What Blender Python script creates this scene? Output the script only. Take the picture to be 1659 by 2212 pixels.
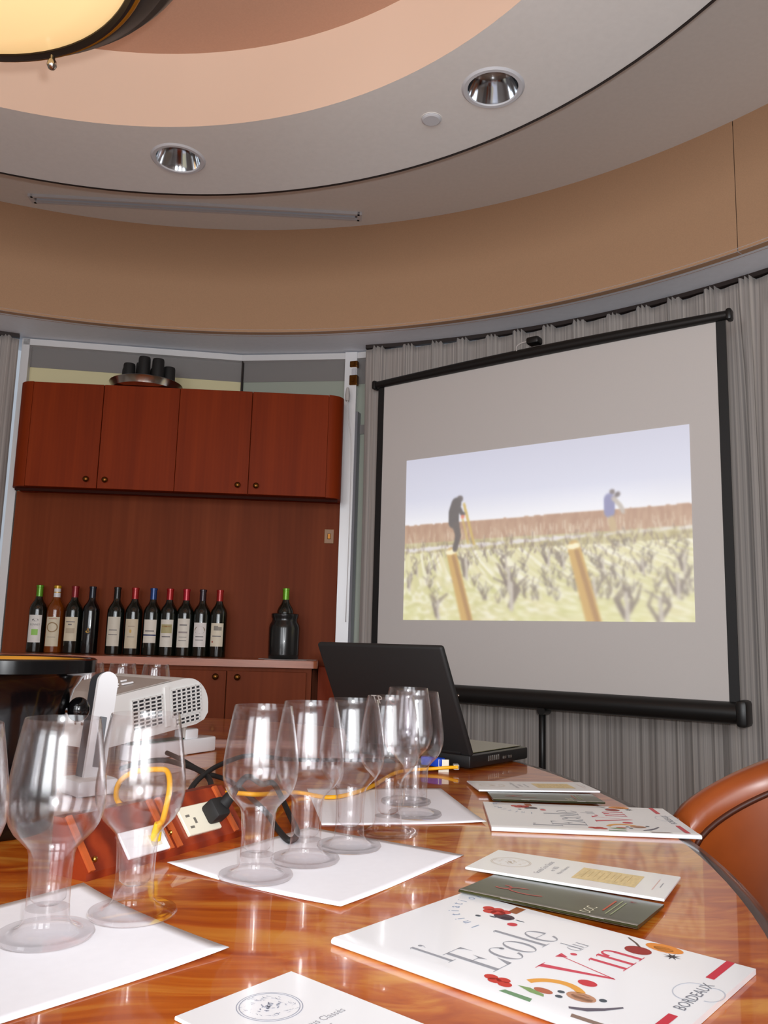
import bpy, bmesh, math, random
from math import sin, cos, pi, radians, sqrt, atan2, tan
from mathutils import Vector, Matrix
random.seed(7)
for o in list(bpy.data.objects): bpy.data.objects.remove(o)
S = bpy.context.scene
COL = S.collection

# ------------------------------------------------------------------ camera
CAMZ, TZ = 1.02, 0.75                 # camera height, table-top height
F_PX, PITCH, ROLL = 1789.0, radians(8.85), radians(1.55)
FWD = Vector((0, cos(PITCH), sin(PITCH)))
_r = Vector((1, 0, 0)); _u = _r.cross(FWD)
CR = _r * cos(ROLL) + _u * sin(ROLL); CU = _u * cos(ROLL) - _r * sin(ROLL)
cd = bpy.data.cameras.new('camera'); cam = bpy.data.objects.new('camera', cd); COL.objects.link(cam)
cd.sensor_fit = 'HORIZONTAL'; cd.sensor_width = 36; cd.lens = 36 * F_PX / 1659.0
cd.clip_start = .02
cam.matrix_world = Matrix((( CR.x, CU.x, -FWD.x, 0), (CR.y, CU.y, -FWD.y, 0), (CR.z, CU.z, -FWD.z, CAMZ), (0, 0, 0, 1)))
S.camera = cam

# ------------------------------------------------------------------ world, lights, exposure
w = bpy.data.worlds.new('world'); S.world = w; w.use_nodes = True
w.node_tree.nodes['Background'].inputs[0].default_value = (.80, .88, 1, 1)
w.node_tree.nodes['Background'].inputs[1].default_value = .5
def lamp(name, kind, loc, energy, color, **kw):
    d = bpy.data.lights.new(name, kind); d.energy = energy; d.color = color
    for k, v in kw.items(): setattr(d, k, v)
    o = bpy.data.objects.new(name, d); COL.objects.link(o); o.location = loc; return o
flash = lamp('camera_flash', 'SPOT', (.035, .0, CAMZ + .06), 80, (.96, .98, 1), shadow_soft_size=.017, spot_size=radians(118), spot_blend=1.0)
flash.rotation_euler = (cam.matrix_world @ Matrix.Rotation(radians(11), 4, 'X')).to_euler()
for k, (x, e, wd) in enumerate(((-1.75, 20, .8), (-.50, 36, .8), (.75, 20, .8))):     # three tall windows behind the photographer
    day = lamp('window_daylight', 'AREA', (x, -1.40 + .22 * (k != 1), 1.58), e, (.94, .97, 1), shape='RECTANGLE', size=wd, size_y=1.35)
    day.rotation_euler = (radians(90), 0, radians((-22, 0, 22)[k]))
S.view_settings.view_transform = 'Standard'; S.view_settings.look = 'None'
S.cycles.transparent_max_bounces = 64; S.cycles.max_bounces = 12
S.view_settings.exposure = 0.0; S.view_settings.gamma = 1.0; S.view_settings.use_curve_mapping = False

# ------------------------------------------------------------------ helpers
def ray(px, py): return FWD + CR * ((px - 829.5) / F_PX) + CU * ((1106 - py) / F_PX)
def at(px, py, z=TZ):
    d = ray(px, py); k = (z - CAMZ) / d.z; return Vector((d.x * k, d.y * k, z))
def atY(px, py, Y):
    d = ray(px, py); k = Y / d.y; return Vector((d.x * k, Y, CAMZ + d.z * k))
def s2l(c):
    f = lambda x: x / 12.92 if x <= .04045 else ((x + .055) / 1.055) ** 2.4
    return tuple(f(x / 255.) for x in c)

class MB:
    def __init__(s): s.v = []; s.f = []
    def add(s, vs, fs):
        n = len(s.v); s.v += [tuple(x) for x in vs]; s.f += [tuple(i + n for i in f) for f in fs]; return s
    def box(s, c, d, M=None):
        vs = [Vector((c[0] + sx * d[0] / 2, c[1] + sy * d[1] / 2, c[2] + sz * d[2] / 2)) for sx in (-1, 1) for sy in (-1, 1) for sz in (-1, 1)]
        if M: vs = [M @ q for q in vs]
        return s.add(vs, [(0, 1, 3, 2), (4, 6, 7, 5), (0, 4, 5, 1), (2, 3, 7, 6), (0, 2, 6, 4), (1, 5, 7, 3)])
    def rbox(s, c, d, r, seg=2, M=None):
        b = bmesh.new(); bmesh.ops.create_cube(b, size=1)
        for q in b.verts: q.co = Vector((q.co.x * d[0], q.co.y * d[1], q.co.z * d[2]))
        bmesh.ops.bevel(b, geom=list(b.edges), offset=r, segments=seg, profile=.5, affect='EDGES')
        b.verts.index_update()
        vs = [q.co + Vector(c) for q in b.verts]
        if M: vs = [M @ q for q in vs]
        s.add(vs, [[q.index for q in f.verts] for f in b.faces]); b.free(); return s
    def lathe(s, prof, seg=32, c=(0, 0, 0), M=None, a0=0, a1=2 * pi):
        full = abs(a1 - a0 - 2 * pi) < 1e-6; n = seg if full else seg + 1; vs = []; m = len(prof)
        for i in range(n):
            a = a0 + (a1 - a0) * i / seg
            for r, z in prof: vs.append(Vector((c[0] + r * cos(a), c[1] + r * sin(a), c[2] + z)))
        if M: vs = [M @ q for q in vs]
        fs = [(i * m + j, ((i + 1) % n) * m + j, ((i + 1) % n) * m + j + 1, i * m + j + 1) for i in range(seg) for j in range(m - 1)]
        return s.add(vs, fs)
    def tube(s, pts, r, seg=8, cap=True):
        P = [Vector(p) for p in pts]; vs = []; n = len(P); up = Vector((0, 0, 1)); prev = None
        for i, p in enumerate(P):
            t = (P[min(i + 1, n - 1)] - P[max(i - 1, 0)]).normalized()
            if prev is None:
                a = t.cross(up) if abs(t.dot(up)) < .95 else t.cross(Vector((1, 0, 0)))
            else: a = prev - t * prev.dot(t)
            a.normalize(); prev = a; b = t.cross(a); rr = r[i] if isinstance(r, (list, tuple)) else r
            for k in range(seg): vs.append(p + a * rr * cos(2 * pi * k / seg) + b * rr * sin(2 * pi * k / seg))
        fs = [(i * seg + k, i * seg + (k + 1) % seg, (i + 1) * seg + (k + 1) % seg, (i + 1) * seg + k) for i in range(n - 1) for k in range(seg)]
        if cap: fs += [tuple(range(seg))[::-1], tuple((n - 1) * seg + k for k in range(seg))]
        return s.add(vs, fs)
    def prism(s, poly, z0, z1, M=None):
        n = len(poly); vs = [Vector((x, y, z0)) for x, y in poly] + [Vector((x, y, z1)) for x, y in poly]
        if M: vs = [M @ q for q in vs]
        return s.add(vs, [tuple(range(n))[::-1], tuple(range(n, 2 * n))] + [(i, (i + 1) % n, n + (i + 1) % n, n + i) for i in range(n)])
    def poly(s, pts): return s.add(pts, [tuple(range(len(pts)))])
    def grid(s, fn, nu, nv):
        vs = [fn(i / nu, j / nv) for i in range(nu + 1) for j in range(nv + 1)]
        return s.add(vs, [(i * (nv + 1) + j, (i + 1) * (nv + 1) + j, (i + 1) * (nv + 1) + j + 1, i * (nv + 1) + j + 1) for i in range(nu) for j in range(nv)])
    def mesh(s, name):
        me = bpy.data.meshes.new(name); me.from_pydata(s.v, [], s.f); me.update(); return me
    def build(s, name, m, parent=None, smooth=False, ang=None, loc=None):
        me = s.mesh(name)
        b = bmesh.new(); b.from_mesh(me); bmesh.ops.recalc_face_normals(b, faces=b.faces); b.to_mesh(me); b.free()
        me.materials.append(m)
        if smooth:
            for p in me.polygons: p.use_smooth = True
            if ang:
                me.update()
                b = bmesh.new(); b.from_mesh(me)
                for e in b.edges:
                    if len(e.link_faces) == 2 and e.calc_face_angle(0) > radians(ang): e.smooth = False
                b.to_mesh(me); b.free()
        o = bpy.data.objects.new(name, me); COL.objects.link(o)
        if parent: o.parent = parent
        if loc: o.location = loc
        return o
def tag(o, label=None, cat=None, group=None, kind=None):
    if label: o['label'] = label
    if cat: o['category'] = cat
    if group: o['group'] = group
    if kind: o['kind'] = kind
    return o
def empty(name, loc=(0, 0, 0), rz=0, rot=None):
    o = bpy.data.objects.new(name, None); COL.objects.link(o); o.location = loc
    o.rotation_euler = rot or (0, 0, rz); o.empty_display_size = .05; return o
def copy_tree(o, parent=None):
    c = o.copy(); COL.objects.link(c)
    if parent: c.parent = parent
    for ch in list(o.children): copy_tree(ch, c)
    return c
def arc(cx, cy, r, a0, a1, n): return [(cx + r * cos(a0 + (a1 - a0) * i / n), cy + r * sin(a0 + (a1 - a0) * i / n)) for i in range(n + 1)]
def smooth_path(pts, n=8):
    P = [Vector(p) for p in pts]; out = []
    for i in range(len(P) - 1):
        p0, p1, p2, p3 = P[max(i - 1, 0)], P[i], P[i + 1], P[min(i + 2, len(P) - 1)]
        for k in range(n):
            t = k / n
            out.append(.5 * ((2 * p1) + (p2 - p0) * t + (2 * p0 - 5 * p1 + 4 * p2 - p3) * t * t + (3 * p1 - p0 - 3 * p2 + p3) * t ** 3))
    return out + [P[-1]]

# ------------------------------------------------------------------ materials
MATS = {}
def nodes(name):
    m = bpy.data.materials.new(name); m.use_nodes = True; nt = m.node_tree
    return m, nt, nt.nodes['Principled BSDF']
def mat(name, col, rough=.5, metal=0, spec=.5, noise=0, nscale=20, stretch=(1, 1, 1), bump=0, coat=0, coat_r=.05, emit=None, es=0, sheen=0):
    if name in MATS: return MATS[name]
    m, nt, p = nodes(name); c = s2l(col)
    p.inputs['Base Color'].default_value = (*c, 1); p.inputs['Roughness'].default_value = rough
    p.inputs['Metallic'].default_value = metal; p.inputs['Specular IOR Level'].default_value = spec
    p.inputs['Coat Weight'].default_value = coat; p.inputs['Coat Roughness'].default_value = coat_r
    p.inputs['Sheen Weight'].default_value = sheen
    if emit: p.inputs['Emission Color'].default_value = (*s2l(emit), 1); p.inputs['Emission Strength'].default_value = es
    if noise or bump:
        tc = nt.nodes.new('ShaderNodeTexCoord'); mp = nt.nodes.new('ShaderNodeMapping'); tx = nt.nodes.new('ShaderNodeTexNoise')
        mp.inputs['Scale'].default_value = stretch; tx.inputs['Scale'].default_value = nscale; tx.inputs['Detail'].default_value = 5
        nt.links.new(tc.outputs['Object'], mp.inputs[0]); nt.links.new(mp.outputs[0], tx.inputs['Vector'])
        if noise:
            r = nt.nodes.new('ShaderNodeValToRGB'); r.color_ramp.elements[0].position = .3; r.color_ramp.elements[1].position = .7
            r.color_ramp.elements[0].color = (*[x * (1 - noise) for x in c], 1); r.color_ramp.elements[1].color = (*[min(1, x * (1 + noise)) for x in c], 1)
            nt.links.new(tx.outputs[0], r.inputs[0]); nt.links.new(r.outputs[0], p.inputs['Base Color'])
        if bump:
            b = nt.nodes.new('ShaderNodeBump'); b.inputs['Strength'].default_value = bump; b.inputs['Distance'].default_value = .003
            nt.links.new(tx.outputs[0], b.inputs['Height']); nt.links.new(b.outputs[0], p.inputs['Normal'])
    MATS[name] = m; return m
def wood(name, dark, mid, light, scale=(1, 1, 1), wave=3., dist=6., rough=.25, coat=.5, figure=0, bands='X', coat_r=.06, spec=.5):
    m, nt, p = nodes(name); L = nt.links.new; N = nt.nodes.new
    tc = N('ShaderNodeTexCoord'); mp = N('ShaderNodeMapping'); mp.inputs['Scale'].default_value = scale
    L(tc.outputs['Object'], mp.inputs[0])
    n1 = N('ShaderNodeTexNoise'); n1.inputs['Scale'].default_value = wave; n1.inputs['Detail'].default_value = 8; n1.inputs['Distortion'].default_value = dist * .15
    L(mp.outputs[0], n1.inputs['Vector'])
    wv = N('ShaderNodeTexWave'); wv.bands_direction = bands; wv.inputs['Scale'].default_value = wave; wv.inputs['Distortion'].default_value = dist
    wv.inputs['Detail'].default_value = 4; wv.inputs['Detail Scale'].default_value = 1.4; wv.inputs['Detail Roughness'].default_value = .6
    L(mp.outputs[0], wv.inputs['Vector'])
    mx = N('ShaderNodeMix'); mx.data_type = 'FLOAT'; mx.inputs[0].default_value = .55 if not figure else figure
    L(n1.outputs[0], mx.inputs[2]); L(wv.outputs['Fac'], mx.inputs[3])
    r = N('ShaderNodeValToRGB'); e = r.color_ramp.elements
    e[0].position = .2; e[0].color = (*s2l(dark), 1); e[1].position = .85; e[1].color = (*s2l(light), 1)
    k = e.new(.52); k.color = (*s2l(mid), 1)
    L(mx.outputs[0], r.inputs[0]); L(r.outputs[0], p.inputs['Base Color'])
    p.inputs['Roughness'].default_value = rough; p.inputs['Coat Weight'].default_value = coat; p.inputs['Coat Roughness'].default_value = coat_r
    p.inputs['Specular IOR Level'].default_value = spec
    MATS[name] = m; return m
def thin_glass(name, tint=(1, 1, 1), f0=.05, pw_=4.2, ro=.16):
    m = bpy.data.materials.new(name); m.use_nodes = True; nt = m.node_tree; nt.nodes.clear(); L = nt.links.new; N = nt.nodes.new
    out = N('ShaderNodeOutputMaterial'); mix = N('ShaderNodeMixShader'); tr = N('ShaderNodeBsdfTransparent'); gl = N('ShaderNodeBsdfGlossy')
    tr.inputs[0].default_value = (*tint, 1); gl.inputs['Roughness'].default_value = ro; gl.inputs[0].default_value = (1, 1, 1, 1)
    lw = N('ShaderNodeLayerWeight'); lw.inputs[0].default_value = .5
    pw = N('ShaderNodeMath'); pw.operation = 'POWER'; pw.inputs[1].default_value = pw_
    ma = N('ShaderNodeMath'); ma.operation = 'MULTIPLY_ADD'; ma.inputs[1].default_value = 1 - f0; ma.inputs[2].default_value = f0
    L(lw.outputs['Facing'], pw.inputs[0]); L(pw.outputs[0], ma.inputs[0]); L(ma.outputs[0], mix.inputs[0])
    L(tr.outputs[0], mix.inputs[1]); L(gl.outputs[0], mix.inputs[2]); L(mix.outputs[0], out.inputs[0])
    MATS[name] = m; return m
def vcol(name, emit=0., rough=.6, attr='Col'):
    m, nt, p = nodes(name); a = nt.nodes.new('ShaderNodeAttribute'); a.attribute_name = attr
    nt.links.new(a.outputs['Color'], p.inputs['Base Color']); p.inputs['Roughness'].default_value = rough
    if emit: nt.links.new(a.outputs['Color'], p.inputs['Emission Color']); p.inputs['Emission Strength'].default_value = emit
    MATS[name] = m; return m

M_tan = mat('tan_fabric_wall', (180, 142, 110), .85, noise=.05, nscale=260, bump=.05)
M_grey = mat('grey_paint', (188, 182, 178), .8, noise=.02, nscale=60)
M_ceil = mat('ceiling_paint', (222, 219, 216), .85, noise=.02, nscale=60)
M_soff = mat('blue_grey_paint', (236, 240, 248), .6, noise=.02, nscale=40)
M_fit = mat('fitting_grey', (196, 197, 202), .5)
M_peach = mat('peach_paint', (222, 196, 176), .8)
M_top = mat('recess_tan', (190, 150, 128), .8, noise=.03, nscale=200)
M_dark = mat('dark_gap', (38, 26, 22), .6)
M_white = mat('white_paint', (214, 212, 212), .4)
M_alu = mat('white_aluminium', (232, 232, 234), .3, metal=.1)
M_carpet = mat('carpet', (170, 152, 134), .95, noise=.25, nscale=180, bump=.3)
M_cab = wood('cherry_veneer', (112, 36, 4), (126, 43, 6), (138, 50, 9), scale=(9, 9, .5), wave=2.2, dist=3, rough=.55, coat=0, figure=.06, spec=.14)
M_cabb = wood('cherry_panel', (100, 42, 16), (116, 51, 22), (132, 62, 30), scale=(8, 8, .4), wave=1.6, dist=4, rough=.55, coat=0, figure=.06, spec=.12)
M_edge = mat('counter_wood', (168, 92, 56), .35, noise=.12, nscale=12, stretch=(1, 8, 8), coat=.3)  # wood tone of the counter top, same all over
M_table, nt, p = nodes('figured_veneer'); N = nt.nodes.new; L = nt.links.new
tc = N('ShaderNodeTexCoord'); mp = N('ShaderNodeMapping'); mp.inputs['Rotation'].default_value = (0, 0, radians(-28)); mp.inputs['Scale'].default_value = (4.2, 22, 1)
L(tc.outputs['Object'], mp.inputs[0])
wn = N('ShaderNodeTexNoise'); wn.inputs['Scale'].default_value = 3.2; wn.inputs['Detail'].default_value = 2; L(tc.outputs['Object'], wn.inputs['Vector'])
wm = N('ShaderNodeVectorMath'); wm.operation = 'MULTIPLY_ADD'; wm.inputs[1].default_value = (2.6, 3.6, 0); L(wn.outputs['Color'], wm.inputs[0]); L(mp.outputs[0], wm.inputs[2])
n1 = N('ShaderNodeTexNoise'); n1.inputs['Scale'].default_value = 2.0; n1.inputs['Detail'].default_value = 4; n1.inputs['Roughness'].default_value = .55; n1.inputs['Distortion'].default_value = .5; L(wm.outputs[0], n1.inputs['Vector'])
n2 = N('ShaderNodeTexNoise'); n2.inputs['Scale'].default_value = 2.4; n2.inputs['Detail'].default_value = 3; L(tc.outputs['Object'], n2.inputs['Vector'])
mx = N('ShaderNodeMix'); mx.data_type = 'FLOAT'; mx.inputs[0].default_value = .3; L(n1.outputs[0], mx.inputs[2]); L(n2.outputs[0], mx.inputs[3])
r = N('ShaderNodeValToRGB'); e = r.color_ramp.elements
e[0].position = .36; e[0].color = (*s2l((154, 58, 8)), 1); e[1].position = .64; e[1].color = (*s2l((210, 140, 54)), 1)
k = e.new(.50); k.color = (*s2l((186, 93, 20)), 1)
L(mx.outputs[0], r.inputs[0]); L(r.outputs[0], p.inputs['Base Color'])
p.inputs['Roughness'].default_value = .3; p.inputs['Coat Weight'].default_value = .7; p.inputs['Coat Roughness'].default_value = .03; p.inputs['Specular IOR Level'].default_value = .3
M_tedge = wood('table_edge_wood', (48, 24, 18), (62, 32, 24), (80, 44, 32), rough=.3, coat=.5)
M_box = wood('red_mahogany', (100, 26, 8), (126, 38, 12), (146, 52, 20), scale=(3, 3, 3), wave=3, dist=5, rough=.3, coat=.5)
M_boxe = mat('mahogany_edge', (178, 84, 40), .35, noise=.15, nscale=30)
M_blk = mat('black_plastic', (18, 17, 17), .42)
M_blkm = mat('black_matte', (22, 21, 21), .65, noise=.1, nscale=200)
M_gloss = mat('black_gloss', (6, 6, 7), .14, spec=.4, coat=.2, coat_r=.1)
M_chrome = mat('chrome', (225, 228, 232), .1, metal=1)
M_steel = mat('steel', (190, 185, 178), .2, metal=1)
M_brass = mat('brass', (178, 132, 62), .28, metal=1)
M_dbrass = mat('old_brass', (120, 78, 36), .35, metal=1)
M_gold = mat('gold_metal', (190, 130, 40), .3, metal=.6)
M_paper = mat('white_paper', (240, 240, 246), .75, noise=.01, nscale=90)
M_card = mat('glossy_white_card', (240, 241, 244), .3, coat=.4, coat_r=.08)
M_proj = mat('projector_white', (226, 226, 224), .45)
M_projg = mat('projector_grey', (178, 170, 164), .5)
M_cream = mat('cream_plastic', (226, 220, 200), .4)
M_yel = mat('yellow_cable', (246, 178, 22), .4)
M_blue = mat('blue_plastic', (22, 70, 190), .35)
M_scr = mat('screen_fabric', (206, 200, 196), .8, noise=.01, nscale=300)
M_curt = None
M_glass = thin_glass('clear_glass', (.99, .985, .99), .055)
M_fglass = thin_glass('foot_glass', (.995, .99, .995), .03, 5.0, .07)
m, nt, p = nodes('solid_glass'); p.inputs['Transmission Weight'].default_value = 1; p.inputs['Roughness'].default_value = 0; p.inputs['IOR'].default_value = 1.45; p.inputs['Base Color'].default_value = (.99, .985, .99, 1)
M_sglass = m
# curtain: fine vertical weave stripes
m, nt, p = nodes('curtain_cloth'); N = nt.nodes.new; L = nt.links.new
uv = N('ShaderNodeAttribute'); uv.attribute_name = 'along'
n1 = N('ShaderNodeTexNoise'); n1.noise_dimensions = '1D'; n1.inputs['Scale'].default_value = 170; n1.inputs['Detail'].default_value = 3
L(uv.outputs['Fac'], n1.inputs['W'])
r = N('ShaderNodeValToRGB'); r.color_ramp.elements[0].position = .3; r.color_ramp.elements[1].position = .72
r.color_ramp.elements[0].color = (*s2l((138, 131, 128)), 1); r.color_ramp.elements[1].color = (*s2l((178, 169, 162)), 1)
L(n1.outputs[0], r.inputs[0]); L(r.outputs[0], p.inputs['Base Color']); p.inputs['Roughness'].default_value = .75; p.inputs['Sheen Weight'].default_value = .2
M_curt = m
# leather
M_leath = mat('tan_leather', (150, 70, 22), .38, noise=.3, nscale=5, coat=.25, coat_r=.25, bump=.1)
M_leathd = mat('leather_seam', (74, 30, 12), .5)

# ------------------------------------------------------------------ room shell (a round room about centre O)
OX, OY = -.739, 1.061
RW, RC, RB, RM = 2.558, 1.652, 1.261, 3.02     # bulkhead, soffit outer, recess, outer drum
Z_E, Z_D, Z_C, Z_A = 2.397, 2.897, 2.553, 2.800
def P(r, a, z): return Vector((OX + r * cos(a), OY + r * sin(a), z))
b = MB(); b.lathe([(0, 0), (3.4, 0)], 64, (OX, OY, 0)); fl = b.build('floor', M_carpet); tag(fl, kind='structure')
ce = empty('ceiling', (OX, OY, Z_D)); tag(ce, kind='structure')
def cpart(name, m, prof, seg=128, smooth=True):
    b = MB(); b.lathe([(r, z - Z_D) for r, z in prof], seg); return b.build(name, m, ce, smooth, 40)
cpart('outer_ceiling', M_ceil, [(1.5, Z_D), (RW + .03, Z_D), (RW + .03, Z_D + .05), (1.5, Z_D + .05)])
cpart('recess_riser', M_peach, [(RB, Z_C), (RB, Z_A + .01), (RB + .06, Z_A + .01), (RB + .06, Z_C + .02)])
cpart('recess_top', M_top, [(0, Z_A), (RB + .02, Z_A), (RB + .02, Z_A + .05), (0, Z_A + .05)])
cpart('soffit_side', M_ceil, [(RC - .004, Z_C + .002), (RC - .004, Z_D), (RC - .03, Z_D), (RC - .03, Z_C + .02)])
cpart('soffit_edge_trim', M_dark, [(RC - .006, Z_C - .002), (RC + .002, Z_C - .002), (RC + .002, Z_C + .012), (RC - .006, Z_C + .012)])
DL = [(-.701, 2.491), (.272, 2.101)]
# soffit ring with round holes for the downlights
bm = bmesh.new(); edges = []
def loop(cx, cy, r, n):
    vs = [bm.verts.new((cx + r * cos(2 * pi * i / n), cy + r * sin(2 * pi * i / n), Z_C - Z_D)) for i in range(n)]
    for i in range(n): edges.append(bm.edges.new((vs[i], vs[(i + 1) % n])))
loop(0, 0, RC - .006, 160); loop(0, 0, RB, 140)
for x, y in DL: loop(x - OX, y - OY, .078, 40)
bmesh.ops.triangle_fill(bm, edges=edges, use_beauty=True)
me = bpy.data.meshes.new('soffit_ring'); bm.to_mesh(me); bm.free(); me.materials.append(M_ceil)
o = bpy.data.objects.new('soffit_ring', me); COL.objects.link(o); o.parent = ce
# flat underside of the bulkhead over curtains and cabinets, then a dark curtain track
cpart('bulkhead_underside', M_soff, [(RW - .004, Z_E), (RW + .14, Z_E + .004), (RM + .1, Z_E + .01), (RM + .1, Z_E + .05), (RW - .004, Z_E + .012), (RW + .02, Z_E + .012)])
# tan bulkhead in panels with narrow joints
wf = empty('wall_front', (OX, OY, Z_E)); tag(wf, kind='structure')
seam = atY(1447, 460, 2.9); sa = atan2(seam.y - OY, seam.x - OX)
sa = radians(40.3)
cuts = [sa, sa + radians(102), sa + radians(184), sa + radians(262), sa + 2 * pi]
for i in range(4):
    b = MB(); b.lathe([(RW, .0), (RW, Z_D - Z_E), (RW + .03, Z_D - Z_E), (RW + .03, 0), (RW, 0)], 60, a0=cuts[i] + .0005, a1=cuts[i + 1] - .0005)
    b.build('panel', M_tan, wf, True, 40)
b = MB(); b.lathe([(RW + .03, 0), (RW + .03, Z_D - Z_E), (RW + .05, Z_D - Z_E), (RW + .05, 0)], 96); b.build('backing', mat('seam_tan', (134, 102, 80), .9), wf, True, 40)
# outer drum walls
def drum(name, a0, a1, z0=0, z1=Z_E + .02, m=M_grey):
    b = MB(); b.lathe([(RM, z0), (RM, z1), (RM + .06, z1), (RM + .06, z0), (RM, z0)], 48, (OX, OY, 0), a0=radians(a0), a1=radians(a1))
    return tag(b.build(name, m, None, True, 40), kind='structure')
drum('wall_right', -62, 68)
drum('wall_left', 112, 228)
drum('wall_back', 228, 298, 0, .85)
# back windows behind the photographer: frame with mullions (daylight enters here)
wb = empty('window_1', P(RM, radians(263), .85)); tag(wb, kind='structure')
b = MB()
for k in range(5):
    q = P(RM, radians(228 + 70 * k / 4), 0) - P(RM, radians(263), 0); b.box((q.x, q.y, (Z_E - .85) / 2), (.06, .06, Z_E - .85))
b.build('window_frame', M_alu, wb)

# front windows above and behind the cabinets
W = [(-1.74, 3.80), (-.72, 3.955), (-.185, 3.885), (.02, 3.815)]
M_pane1 = mat('cream_blind_pane', (220, 210, 168), .25, coat=.2)
M_pane2 = mat('grey_green_pane', (162, 168, 156), .2, coat=.2)
M_band = mat('grey_head_band', (128, 124, 122), .35, coat=.3)
def facet(name, A, B, pm, z0=.0, z1=Z_E, bands=(2.335, 2.27), extra=True):
    A = Vector((*A, 0)); B = Vector((*B, 0)); d = (B - A); Ln = d.length; ang = atan2(d.y, d.x)
    r = empty(name, (A.x, A.y, 0), ang); tag(r, kind='structure')
    b = MB(); b.box((Ln / 2, .02, (bands[1] + z0) / 2), (Ln, .01, bands[1] - z0)); b.build('pane', pm, r)
    b = MB(); b.box((Ln / 2, .017, (bands[1] + z1) / 2), (Ln, .012, z1 - bands[1])); b.build('head_band', M_band, r)
    b = MB(); b.box((Ln / 2, .0, z1 - .014), (Ln, .05, .03)); b.build('head_trim', M_white, r)
    return r, Ln
f1, L1 = facet('window_2', W[0], W[1], M_pane1)
b = MB(); b.box((.012, 0, Z_E / 2), (.035, .05, Z_E)); b.build('window_frame', M_white, f1)
f2, L2 = facet('window_3', W[1], W[2], M_pane2)
b = MB(); b.box((.0, .005, Z_E / 2), (.006, .03, Z_E)); b.build('mullion', M_dark, f2)
b = MB(); b.box((L2 + .012, -.012, Z_E / 2), (.058, .06, Z_E)); b.build('window_frame', M_alu, f2)
f3, L3 = facet('window_4', W[2], W[3], M_pane2, bands=(2.3, 2.25))
b = MB(); b.box((.045, -.01, 1.05), (.03, .04, 2.1)); b.build('window_frame', mat('grey_frame', (128, 128, 134), .4), f3)
b = MB(); b.box((L3 / 2, .01, 2.02), (L3, .012, .045)); b.build('transom', M_band, f3)
b = MB(); b.box((.19, -.01, 1.17), (.006, .012, 2.3)); b.build('gasket', M_dark, f3)
for k, z in enumerate((2.335, 2.255)):
    b = MB(); b.rbox((.035, -.03, z), (.04, .03, .05 if k else .03), .004); b.box((.035, -.046, z), (.012, .006, .02)); b.build('hinge', M_dbrass, f3)
b = MB(); b.rbox((.03, -.028, 2.297), (.032, .02, .036), .003); b.build('catch', M_fit, f3)
# blind cord by the window frame
b = MB(); cp = [Vector((-.188, 3.80, 2.16)), Vector((-.182, 3.79, 2.05)), Vector((-.163, 3.78, 1.93)), Vector((-.158, 3.78, 1.6)), Vector((-.16, 3.78, 1.1))]
cord = empty('blind_cord', (-.188, 3.80, 2.16)); tag(cord, 'thin white pull cord hanging beside the right end of the wall cabinets', 'cord')
b.tube([q - cp[0] for q in smooth_path(cp, 5)], .0025, 6); b.build('string', M_white, cord, True)
b = MB(); b.lathe([(0, -.02), (.009, -.02), (.011, .01), (.006, .045), (0, .045)], 12); b.build('toggle', M_grey, cord, True, 40)

# ------------------------------------------------------------------ ceiling fittings
for k, (x, y) in enumerate(DL):
    r = empty('downlight', (x, y, Z_C)); tag(r, ['round recessed chrome downlight above the wall cabinets', 'round recessed chrome downlight above the projection screen'][k], 'downlight', 'recessed ceiling downlights')
    b = MB(); b.lathe([(.070, -.001), (.072, -.005), (.082, -.005), (.088, 0), (.070, 0)], 48); b.build('trim_ring', M_fit, r, True, 30)
    b = MB(); b.lathe([(.071, -.002), (.0665, .012), (.057, .04), (.047, .068), (.0465, .071), (.075, .071), (.077, .0)], 64); b.build('reflector', M_chrome, r, True, 50)
    b = MB(); b.lathe([(0, .064), (.03, .0655), (.048, .069), (.048, .078), (0, .078)], 40); b.build('lens', mat('downlight_lens', (120, 104, 92), .35), r, True, 30)
r = empty('ceiling_disc', (.109, 2.247, Z_C)); tag(r, 'small flat pale disc set in the ceiling ring beside a downlight', 'ceiling disc')
b = MB(); b.lathe([(0, -.007), (.024, -.007), (.029, -.004), (.0295, 0), (0, 0)], 32); b.build('cover', M_fit, r, True, 30)
b = MB(); b.lathe([(.0295, -.0015), (.032, -.0015), (.032, 0), (.0295, 0)], 32); b.build('collar', M_ceil, r, True, 30)
A = Vector((-1.575, 3.375, Z_D)); B = Vector((-.145, 3.455, Z_D)); d = B - A
r = empty('air_diffuser', A, atan2(d.y, d.x)); tag(r, 'long straight linear air diffuser slot in the outer ceiling above the cabinets', 'air vent')
b = MB(); b.box((d.length / 2, -.024, -.006), (d.length, .012, .014)); b.box((d.length / 2, .024, -.006), (d.length, .012, .014))
for xx in (0, d.length): b.box((xx, 0, -.006), (.02, .06, .014))
b.build('frame', M_fit, r)
b = MB(); b.box((d.length / 2, 0, -.009), (d.length - .04, .010, .012)); b.build('blade', mat('pale_metal', (190, 196, 206), .4), r)
b = MB(); b.box((d.length / 2, 0, -.002), (d.length - .02, .04, .003)); b.build('slot', mat('slot_grey', (120, 116, 118), .7), r)

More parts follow.
